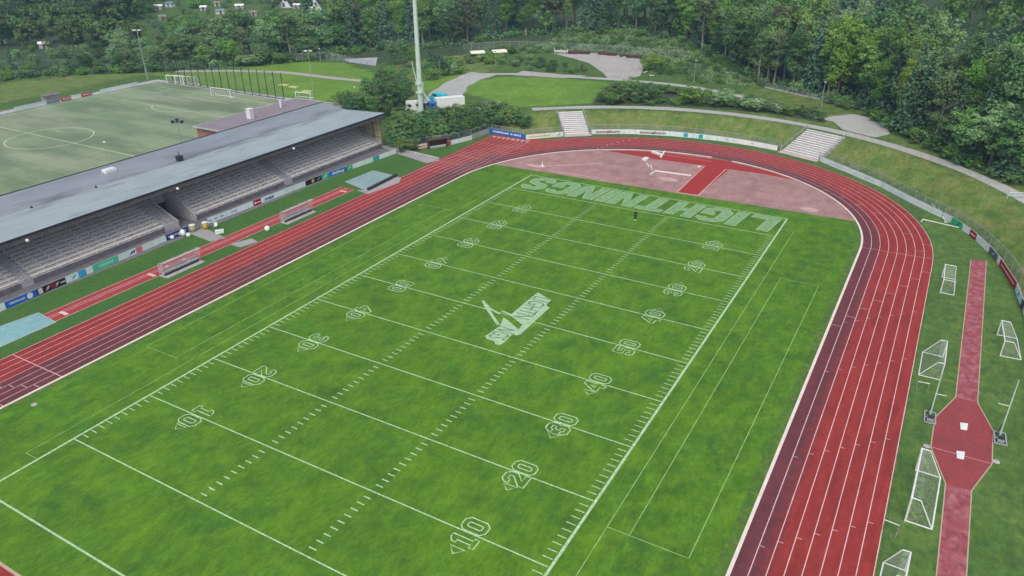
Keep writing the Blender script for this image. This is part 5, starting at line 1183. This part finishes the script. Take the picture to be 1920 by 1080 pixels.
def crown_points(kind, r_, nc, per):
    """unit-height tree; returns leaf centres and outward normals"""
    C_, N_ = [], []
    if kind == 'broad':
        lobes = [(0, 0, .56, .27, .38)]+[(r_.uniform(-.14, .14), r_.uniform(-.14, .14), r_.uniform(.30, .84), r_.uniform(.12, .2), r_.uniform(.11, .18)) for _ in range(10)]
    elif kind == 'tall':
        lobes = [(0, 0, .60, .15, .36)]+[(r_.uniform(-.09, .09), r_.uniform(-.09, .09), r_.uniform(.3, .92), r_.uniform(.07, .12), r_.uniform(.08, .13)) for _ in range(11)]
    else:
        lobes = [(0, 0, .42, .46, .38)]+[(r_.uniform(-.34, .34), r_.uniform(-.34, .34), r_.uniform(.22, .68), r_.uniform(.18, .3), r_.uniform(.16, .28)) for _ in range(8)]
    for _ in range(nc):
        lx, ly, lz, rr_, rz_ = lobes[r_.integers(len(lobes))]
        d = r_.normal(0, 1, 3); d[2] += .25; d /= np.linalg.norm(d); q = r_.uniform(.62, 1.0)
        c = np.array([lx+d[0]*rr_*q, ly+d[1]*rr_*q, lz+d[2]*rz_*q])
        if c[2] < .05: continue
        cr_ = r_.uniform(.028, .055)*(1.5 if kind == 'shrub' else 1)
        dd = r_.normal(0, 1, (per, 3)); dd /= np.linalg.norm(dd, axis=1)[:, None]; rad_ = r_.uniform(.5, 1, (per, 1))**.5
        C_.append(c+dd*rad_*cr_*np.array([1.25, 1.25, .8])); N_.append(dd*.55+d*.6+np.array([0, 0, .35]))
    return np.concatenate(C_), np.concatenate(N_)
def trunk_mesh(kind, r_, mat):
    mb = MB(); top = .62 if kind != 'shrub' else .35; r0 = .018 if kind != 'shrub' else .03
    p = np.array([0, 0, -.02]); 
    for k in range(4):
        q = np.array([r_.uniform(-.012, .012), r_.uniform(-.012, .012), top*(k+1)/4]); mb.tube(p, q, r0*(1-.2*k), r0*(1-.2*(k+1)), n=7, cap=False); p = q
        if k >= 1:
            for _ in range(3):
                a = r_.uniform(0, 2*pi); L = r_.uniform(.10, .18); mb.tube(q, q+np.array([cos(a)*L, sin(a)*L, L*.9]), r0*.35, r0*.1, n=5, cap=False)
    me = bpy.data.meshes.new('trunk'); me.from_pydata(mb.v, [], mb.f); me.materials.append(mat); return me
def conifer_mesh(r_, mat, n=42):
    Vs = []
    for k in range(n):
        f = k/n; z = .12+.88*f; rad_ = .17*(1-f)**.85+.008; m = int(34*(1-f)+7)
        a = r_.uniform(0, 2*pi, m); rr_ = rad_*r_.uniform(.35, 1.08, m); c = np.stack([np.cos(a)*rr_, np.sin(a)*rr_, z-rr_*.35+r_.normal(0, .006, m)], 1)
        nn = np.stack([np.cos(a)*.5, np.sin(a)*.5, np.full(m, .8)], 1); Vs.append(leaf_quads(c, nn, .021, r_))
    return mesh_from_quads('crown', np.concatenate(Vs), mat)
VAR = {}
def variants():
    r_ = np.random.default_rng(11)
    for kind, mats, nc, per, sz in (('broad', [m_leafA, m_leafB, m_leafC, m_leafD, m_leafA, m_leafB, m_leafC, m_leafA, m_leafE, m_leafC, m_leafD, m_leafA], 150, 34, .0145), ('tall', [m_leafA, m_leafC, m_leafD, m_leafA, m_leafB], 150, 30, .0125), ('shrub', [m_leafA, m_leafC, m_leafD, m_leafB, m_leafC], 90, 26, .030)):
        L = []
        for i, mt in enumerate(mats):
            c, nn = crown_points(kind, r_, nc, per); L.append((mesh_from_quads('crown', leaf_quads(c, nn, sz, r_), mt), trunk_mesh(kind, r_, m_birch if (kind == 'tall' and i in (0, 2)) else m_trunk), mt))
        VAR[kind] = L
    VAR['conifer'] = [(conifer_mesh(r_, m_needle), trunk_mesh('broad', r_, m_trunk), m_needle) for _ in range(3)]
variants()
TONE = {m_leafA.name: 'mid green', m_leafB.name: 'bright green', m_leafC.name: 'dark green', m_leafD.name: 'grey green', m_leafE.name: 'rusty brownish', m_needle.name: 'dark'}
KN = {'broad': ('broadleaf_tree', 'tree', 'round-crowned broadleaf tree'), 'tall': ('slender_tree', 'tree', 'slender tall tree'), 'conifer': ('conifer', 'conifer', 'pointed conifer'), 'shrub': ('shrub', 'shrub', 'leafy shrub')}
CNT = {k: 0 for k in KN}
MASS = []
def plant(kind, x, y, h, where, vi=None, wide=1.0, lab=None):
    L = VAR[kind]; vi = random.randrange(len(L)) if vi is None else vi; me, tm, mt = L[vi % len(L)]
    if where.startswith('*'):
        v = np.empty(len(me.vertices)*3); me.vertices.foreach_get('co', v); v = v.reshape(-1, 4, 3)
        v = v[::2].reshape(-1, 3); v = v*1.0
        a = random.uniform(0, 6.28); w_ = h*wide; R_ = np.array([[cos(a)*w_, -sin(a)*w_, 0], [sin(a)*w_, cos(a)*w_, 0], [0, 0, h]]); MASS.append((mt, v@R_.T+np.array([x, y, H(x, y)-.1]))); return
    z = H(x, y); s = h; a = random.uniform(0, 2*pi); wv = wide*random.uniform(.85, 1.2)
    nm, cat, desc = KN[kind]; CNT[kind] += 1; tone = TONE[mt.name]
    t = bpy.data.objects.new(nm, None); COL.objects.link(t); t.location = (x, y, z-.1); t.rotation_euler = (0, 0, a); t.empty_display_size = .2
    if lab: tag(t, lab, cat)
    else: tag(t, f'{tone} {desc} {where}', cat, f'{tone} {desc}s {where}')
    for n_, m_ in (('crown', me), ('trunk', tm)):
        o = bpy.data.objects.new(n_, m_); COL.objects.link(o); o.parent = t; o.scale = (s*wv, s*wv, s)
    return t
def resample(poly, step):
    out = []
    for a, b in zip(poly, poly[1:]):
        L = math.dist(a, b); k = max(1, int(L/step))
        for i in range(k): f = (i+random.uniform(.1, .9))/k; out.append((a[0]+(b[0]-a[0])*f, a[1]+(b[1]-a[1])*f))
    return out
def visible(x, y, h):
    u, v = P(x, y, H(x, y)+h*.5); return -60 < u < 1980 and P(x, y, H(x, y)+h)[1] < 1100 and P(x, y, H(x, y)+h)[1] > -330
def rows(edge, spec, where):
    for k, (dd, step, kinds, h0, h1) in enumerate(spec):
        for p in resample(edge, step):
            aw = awayfrom(*p); x, y = p[0]+aw[0]*(dd+random.uniform(-2, 2)), p[1]+aw[1]*(dd+random.uniform(-2, 2)); kd = random.choice(kinds); h = random.uniform(h0, h1)*(1.15 if kd == 'conifer' else 1)
            if visible(x, y, h): plant(kd, x, y, h, where)
random.seed(21)
rows(EDGE_E, [(-1.5, 3.6, ['shrub'], 2.5, 4.5), (3, 4.6, ['tall', 'conifer', 'broad', 'conifer', 'tall'], 13, 18), (9, 5.0, ['broad', 'tall', 'broad'], 17, 21), (16, 6.0, ['broad', 'broad', 'tall'], 19, 24), (25, 7.5, ['broad', 'conifer', 'broad'], 20, 25), (36, 9, ['broad'], 22, 26), (52, 12, ['broad', 'tall', 'conifer'], 22, 28)], 'in the dense wood on the right')
rows(EDGE_D, [(-4, 6.5, ['shrub'], 2.5, 4.5), (0, 5.5, ['tall', 'broad', 'conifer', 'conifer', 'tall'], 15, 21), (12, 6.0, ['broad', 'tall', 'conifer'], 18, 23), (21, 7.5, ['broad', 'conifer', 'tall'], 20, 24), (33, 10, ['broad', 'conifer'], 22, 27)], 'in the tall dark wood behind the mound')
random.seed(31)
for k, (dd, step, kinds, hf) in enumerate(((-1, 3.6, ['shrub'], .38), (2.5, 4.4, ['broad', 'shrub', 'broad'], .62), (7, 5.2, ['broad', 'broad', 'tall'], .8), (13, 5.5, ['broad', 'tall', 'broad'], .95), (20, 7.5, ['broad', 'tall', 'conifer'], 1.0))):
    pts_ = resample(EDGE_F, step)
    for i_, p in enumerate(pts_):
        f_ = i_/len(pts_); hb = 7.8+12.0*ss(.1, .95, f_); aw = awayfrom(*p); x, y = p[0]+aw[0]*(dd+random.uniform(-1.5, 1.5)), p[1]+aw[1]*(dd+random.uniform(-1.5, 1.5)); kd = random.choice(kinds)
        h = hb*hf*random.uniform(.82, 1.15)
        if kd == 'shrub': h = min(h, random.uniform(3, 5.5))
        if visible(x, y, h): plant(kd, x, y, h, 'in the tree belt behind the artificial pitch', wide=1.3 if kd != 'tall' else 1.1, vi=random.choice([3, 10, 0, 3, 2, 10, 1]) if kd == 'broad' else (random.choice([2, 0, 2]) if kd == 'tall' else None))  # haze put into the leaf colour: pale grey-green variants favoured
# hillside beyond the belt
random.seed(5)
cand = []
for v0, v1, n in ((-100, -20, 60), (-20, 25, 60), (25, 60, 44), (60, 100, 26)):
    for i in range(n):
        u = -60+(790*(i+random.uniform(.0, 1.0))/n); v = random.uniform(v0, v1)
        if 300 < u < 640 and v > 0 and random.random() < .55: continue
        if 250 < u < 330 and 22 < v < 75: continue
        if any(abs(u-a) < 9 and 2 < v-b < 45 for a, b in [(q[0], q[1]) for q in SH]+[(534, 12), (591, 18)]): continue
        x, y = G(u, v)
        if hypot(x-CAM[0], y-CAM[1]) < 262: continue
        if u < 250: h = random.uniform(12, 20) if v < 60 else random.uniform(7, 11)
        elif v > -5: h = random.uniform(4.5, 8)
        else: h = random.uniform(8, 13)
        plant(random.choice(['broad', 'broad', 'tall', 'conifer'] if u < 250 or v < -5 else ['broad', 'shrub', 'broad']), x, y, h, 'on the hazy far slope at the upper left', vi=random.choice([10, 3, 2, 6, 3]), wide=1.3)  # grey-green variants picked more often to paint in the bluish haze
for i in range(230):
    u, v = random.uniform(245, 660), random.uniform(-25, 72)
    if any(abs(u-a) < 11 and -3 < v-b < 22 for a, b in [(q[0], q[1]) for q in SH]+[(534, 14), (591, 20)]): continue
    x, y = G(u, v); plant('shrub' if i % 3 else 'broad', x, y, random.uniform(2.5, 5.5), '*garden', wide=1.3, vi=random.choice([0, 2, 3]))
# bushes behind the dugout and round the mast
random.seed(9)
HB = [(748, 276, 4), (762, 282, 3.4), (770, 276, 4.5), (790, 270, 4), (812, 265, 4.5), (835, 262, 4), (858, 257, 4.5), (880, 251, 4.5), (905, 243, 4.5), (930, 238, 4.2), (955, 235, 4.2), (978, 236, 3.6), (750, 262, 4.6), (760, 255, 5.5), (780, 250, 5), (805, 247, 4.6), (830, 246, 4.4), (855, 241, 4.6), (880, 236, 4.6), (905, 229, 4.8), (930, 225, 4.6), (800, 232, 4.4), (818, 229, 4.2), (836, 229, 4.2), (852, 228, 4.4), (868, 226, 4.4), (884, 221, 4.2), (812, 238, 4.4), (845, 236, 4.4), (872, 232, 4.4), (790, 240, 4.6), (955, 226, 3.8), (985, 240, 2.6), (748, 246, 5), (752, 236, 5), (900, 216, 3.6), (925, 212, 3.4), (950, 217, 3), (752, 228, 4.5)]
for i, (u, v, h) in enumerate(HB):
    x, y = G(u, v); plant('shrub', x, y, h*1.1, 'in the thicket between the mast and the sprint lanes', vi=[1, 0, 1, 4, 0, 1][i % 6], wide=1.15)
TB = [(665, 235, 9), (690, 232, 10), (715, 222, 11.5), (740, 215, 9), (655, 212, 7), (700, 205, 10), (725, 195, 9), (680, 215, 8), (745, 200, 8), (765, 196, 6.5), (762, 180, 6), (640, 222, 7), (755, 165, 7), (735, 160, 7), (715, 168, 7), (800, 235, 4)]
for i, (u, v, h) in enumerate(TB):
    x, y = G(u, v); plant('broad', x, y, h*.92, 'in the clump between the grandstand and the mast', vi=[2, 0, 2, 6, 2, 4][i % 6], wide=1.25)
x0, y0 = G(673, 205); hd = MB()
for (uu, vv, h, lb) in ((806, 150, 5, 0), (830, 142, 4.5, 1), (848, 140, 4.5, 2), (865, 138, 4, 3), (820, 132, 6, 4), (845, 126, 5, 5), (795, 143, 5, 6), (780, 130, 8, 1), (760, 128, 9, 2), (740, 122, 9, 3)):
    x, y = G(uu, vv); plant('shrub' if h < 7 else 'broad', x, y, h, 'by the road bend behind the mast', vi=lb, wide=1.2)
def scatter(poly, n, kind, h0, h1, where, wide=1.15, vis=None, seed=1):
    random.seed(seed); us = [p[0] for p in poly]; vs_ = [p[1] for p in poly]; k = 0; tries = 0; got = []
    while k < n and tries < n*60:
        tries += 1; u, v = random.uniform(min(us), max(us)), random.uniform(min(vs_), max(vs_))
        if not inpoly(u, v, poly): continue
        x, y = G(u, v)
        if any((x-a)**2+(y-b)**2 < (.55*h0)**2 for a, b in got): continue
        got.append((x, y)); plant(kind, x, y, random.uniform(h0, h1), where, vi=random.choice(vis) if vis else None, wide=wide); k += 1
scatter([(930, 128), (1000, 108), (1060, 120), (1100, 134), (1060, 138), (990, 132)], 24, 'shrub', 1.5, 2.8, 'in the low hedge before the gravel lot', vis=[1, 0, 4, 2], seed=3)
scatter([(870, 120), (900, 95), (985, 88), (1035, 98), (1000, 110), (930, 122)], 30, 'shrub', 2.0, 3.6, 'in the scrub round the picnic roofs', vis=[0, 2, 3], seed=4)
scatter([(1115, 195), (1150, 158), (1230, 158), (1240, 185), (1180, 198)], 16, 'shrub', 1.8, 3.0, 'in the hedge at the head of the oval lawn', vis=[0, 1, 3], seed=6)
bed = [G(u, v) for u, v in ((1108, 197), (1135, 165), (1160, 156), (1240, 162), (1330, 173), (1430, 194), (1500, 212), (1552, 221), (1545, 231), (1450, 214), (1300, 200), (1200, 196))]
struct(obj('planting_bed', MB().poly(bed, 3.235), M('ground_cover', [(.05, .08, .035), (.08, .12, .05), (.035, .05, .028)], (.3, 1.2), contrast=1.4, bump=.5)))
scatter([(1150, 170), (1240, 166), (1400, 185), (1545, 218), (1545, 228), (1400, 206), (1240, 198), (1130, 194)], 60, 'shrub', 1.2, 2.2, 'on the dark bed along the bank path', vis=[1, 4, 0], seed=7, wide=1.5)
for u, v, h, vi in ((1303, 193, 6.2, 3), (1350, 199, 5.4, 2), (1405, 206, 4.2, 2), (1440, 209, 3.8, 2), (1478, 213, 3.8, 0), (1515, 220, 3.2, 1), (1165, 190, 5.4, 0), (1198, 190, 5.8, 1), (1145, 193, 4.2, 0), (1182, 172, 5.0, 3), (1225, 188, 4.2, 0)):
    x, y = G(u, v); plant('shrub', x, y, h, 'standing out of the bed along the bank path', vi=vi, wide=1.25)
x, y = G(1224, 131); plant('shrub', x, y, 7.0, '', vi=3, wide=1.2, lab='large rounded yellow-green bush at the right end of the gravel lot')
scatter([(1235, 140), (1230, 112), (1340, 118), (1420, 160), (1340, 160)], 40, 'shrub', 1.8, 3.4, '*slope', vis=[0, 1, 2, 3], seed=8)
scatter([(985, 95), (1060, 68), (1180, 60), (1300, 86), (1345, 112), (1240, 108), (1110, 92)], 85, 'shrub', 1.6, 3.2, '*mound', vis=[2, 3, 0], seed=10, wide=.95)
scatter([(1700, 262), (1800, 300), (1935, 345), (1930, 330), (1800, 280), (1720, 240)], 16, 'shrub', 2.5, 4.5, 'at the foot of the right-hand wood', vis=[1, 4, 0], seed=12)
x, y = G(1690, 250); plant('conifer', x, y, 14.5, '', lab='slim dark conifer standing out at the front corner of the right-hand wood', wide=1.0)
for u, v, h, vi in ((1805, 300, 12, 0), (1850, 318, 14, 3), (1905, 338, 14, 0), (1770, 285, 8, 2)):
    x, y = G(u, v); plant('broad', x, y, h, 'at the front of the right-hand wood', vi=vi, wide=1.25)
# white blossom on the corner bushes
random.seed(3); V = []
for u, v in ((920, 210), (935, 207), (905, 216), (910, 205), (897, 219)):
    x, y = G(u, v+14); z = H(x, y)+3.4; c = np.array([x, y, z])+rng.normal(0, .35, (40, 3)); V.append(leaf_quads(c, np.tile([0, 0, 1.0], (40, 1)), .10, rng))
me = mesh_from_quads('blossom', np.concatenate(V), m_blossom); o = bpy.data.objects.new('blossom', me); COL.objects.link(o); o['kind'] = 'stuff'; o['label'] = 'white elder blossom on the corner bushes'
# tufts of rough grass on the banks (one object, nobody could count it)
def tufts(name, cells, n, size, mat, label, sd):
    r_ = np.random.default_rng(sd); pts = []
    while len(pts) < n:
        x, y = cells(r_)
        if x is None: continue
        pts.append((x, y, H(x, y)+.08))
    c = np.array(pts); V = leaf_quads(c, np.tile([0.2, -.4, .6], (len(c), 1)), size, r_); me = mesh_from_quads(name, V, mat); o = bpy.data.objects.new(name, me); COL.objects.link(o); o['kind'] = 'stuff'; o['label'] = label
def bankcell(r_):
    a = r_.uniform(.1, 2.35); r = r_.uniform(51, 60.3); x, y = CX+r*cos(a), CY+r*sin(a); b = bankf(x, y)
    return (x, y) if .02 < b < .99 and r > bank0(x, y) else (None, None)
m_tuft = M('rough_grass', [(.19, .23, .065), (.26, .27, .11), (.14, .19, .05)], (.25, 1), contrast=1.5)
tufts('rough_grass', bankcell, 5000, .10, m_tuft, 'rough uncut grass on the bank round the bend', 2)
MP = [(980, 100), (1060, 62), (1180, 54), (1300, 78), (1350, 115), (1420, 162), (1330, 155), (1210, 104), (1100, 94)]
def moundcell(r_):
    u, v = r_.uniform(980, 1420), r_.uniform(55, 160)
    return G(u, v) if inpoly(u, v, MP) else (None, None)
tufts('young_growth', moundcell, 9000, .55, m_leafD, 'knee-high young growth covering the mound', 3)
mts = list({m.name: m for m, _ in MASS}.values())
V = np.concatenate([v for m in mts for mm, v in MASS if mm == m]); me = mesh_from_quads('bush_growth', V, mts[0]); [me.materials.append(m) for m in mts[1:]]
idx = np.concatenate([np.full(len(v)//4, i, dtype=np.int32) for i, m in enumerate(mts) for mm, v in MASS if mm == m]); me.polygons.foreach_set('material_index', idx)
o = bpy.data.objects.new('bush_growth', me); COL.objects.link(o); o['kind'] = 'stuff'; o['label'] = 'low bushy growth on the mound and beside the gravel lot'
r_ = np.random.default_rng(8); C2 = []
for edge, n_, d0, d1, hm in ((EDGE_D, 5200, -6, 14, 3.2), (EDGE_E, 3600, -2, 10, 3.0), (EDGE_F, 3600, -2, 8, 2.6)):
    pp = resample(edge, .5)
    for _ in range(n_):
        p = pp[r_.integers(len(pp))]; aw = awayfrom(*p); dd = r_.uniform(d0, d1); x, y = p[0]+aw[0]*dd+r_.normal()*.5, p[1]+aw[1]*dd; f = .5+.5*sin(x*.35+y*.21)*cos(y*.27-x*.1)
        C2.append((x, y, H(x, y)+r_.uniform(.1, hm)*f))
me = mesh_from_quads('undergrowth', leaf_quads(np.array(C2), np.tile([0.1, -.5, .8], (len(C2), 1)), .42, r_), m_leafC); o = bpy.data.objects.new('undergrowth', me); COL.objects.link(o); o['kind'] = 'stuff'; o['label'] = 'leafy undergrowth along the edges of the woods'
# far wood: one mass behind the front rows
r_ = np.random.default_rng(4); Vs = []
base, _n = crown_points('broad', r_, 60, 12)
for i in range(900):
    if i >= 840: u, v = r_.uniform(1800, 2020), r_.uniform(-20, 95)
    elif i >= 560: u, v = r_.uniform(-60, 262), r_.uniform(-70, 92)
    elif i >= 480: u, v = r_.uniform(1300, 2000), r_.uniform(-60, -12)
    elif i >= 440: u, v = r_.uniform(640, 800), r_.uniform(-60, 20)
    elif i >= 300:
        u, v = r_.uniform(-60, 300), r_.uniform(-90, 62)
        if u > 245 and v > 15: continue
    elif i < 190:
        u, v = r_.uniform(-60, 760), r_.uniform(-130, -40)
    else: u, v = r_.uniform(700, 2000), r_.uniform(-150, -60)
    x, y = G(u, v); d = hypot(x-CAM[0], y-CAM[1])
    if d < (150 if i >= 840 else 275) or d > 1000 or (d < 300 and 300 > u and v > 80): continue
    h = (r_.uniform(12, 20) if v < 40 else r_.uniform(7, 11)) if u < 800 else r_.uniform(17, 24); k = r_.integers(0, len(base), 620); c = base[k]*np.array([h*1.1, h*1.1, h])+np.array([x, y, H(x, y)]); Vs.append(leaf_quads(c, _n[k], .62, r_))
me = mesh_from_quads('far_wood', np.concatenate(Vs), m_leafA); o = bpy.data.objects.new('far_wood', me); COL.objects.link(o); o['kind'] = 'stuff'; o['label'] = 'far wood closing the view behind the front trees'
print('counts', CNT)
# ------------------------------------------------------------------ haze
hz = MB(); hz.bb(-560, 260, -120, 900, -3, 62)
mh = bpy.data.materials.new('haze'); mh.use_nodes = True; nt = mh.node_tree; nt.nodes.clear()
pv_ = nt.nodes.new('ShaderNodeVolumePrincipled'); pv_.inputs['Color'].default_value = (.45, .72, 1, 1); pv_.inputs['Density'].default_value = .00030; pv_.inputs['Anisotropy'].default_value = .2
mo = nt.nodes.new('ShaderNodeOutputMaterial'); nt.links.new(pv_.outputs[0], mo.inputs['Volume'])
ho = obj('haze', hz, mh); ho['kind'] = 'stuff'; ho['label'] = 'thin bluish summer haze over the stadium and the woods'
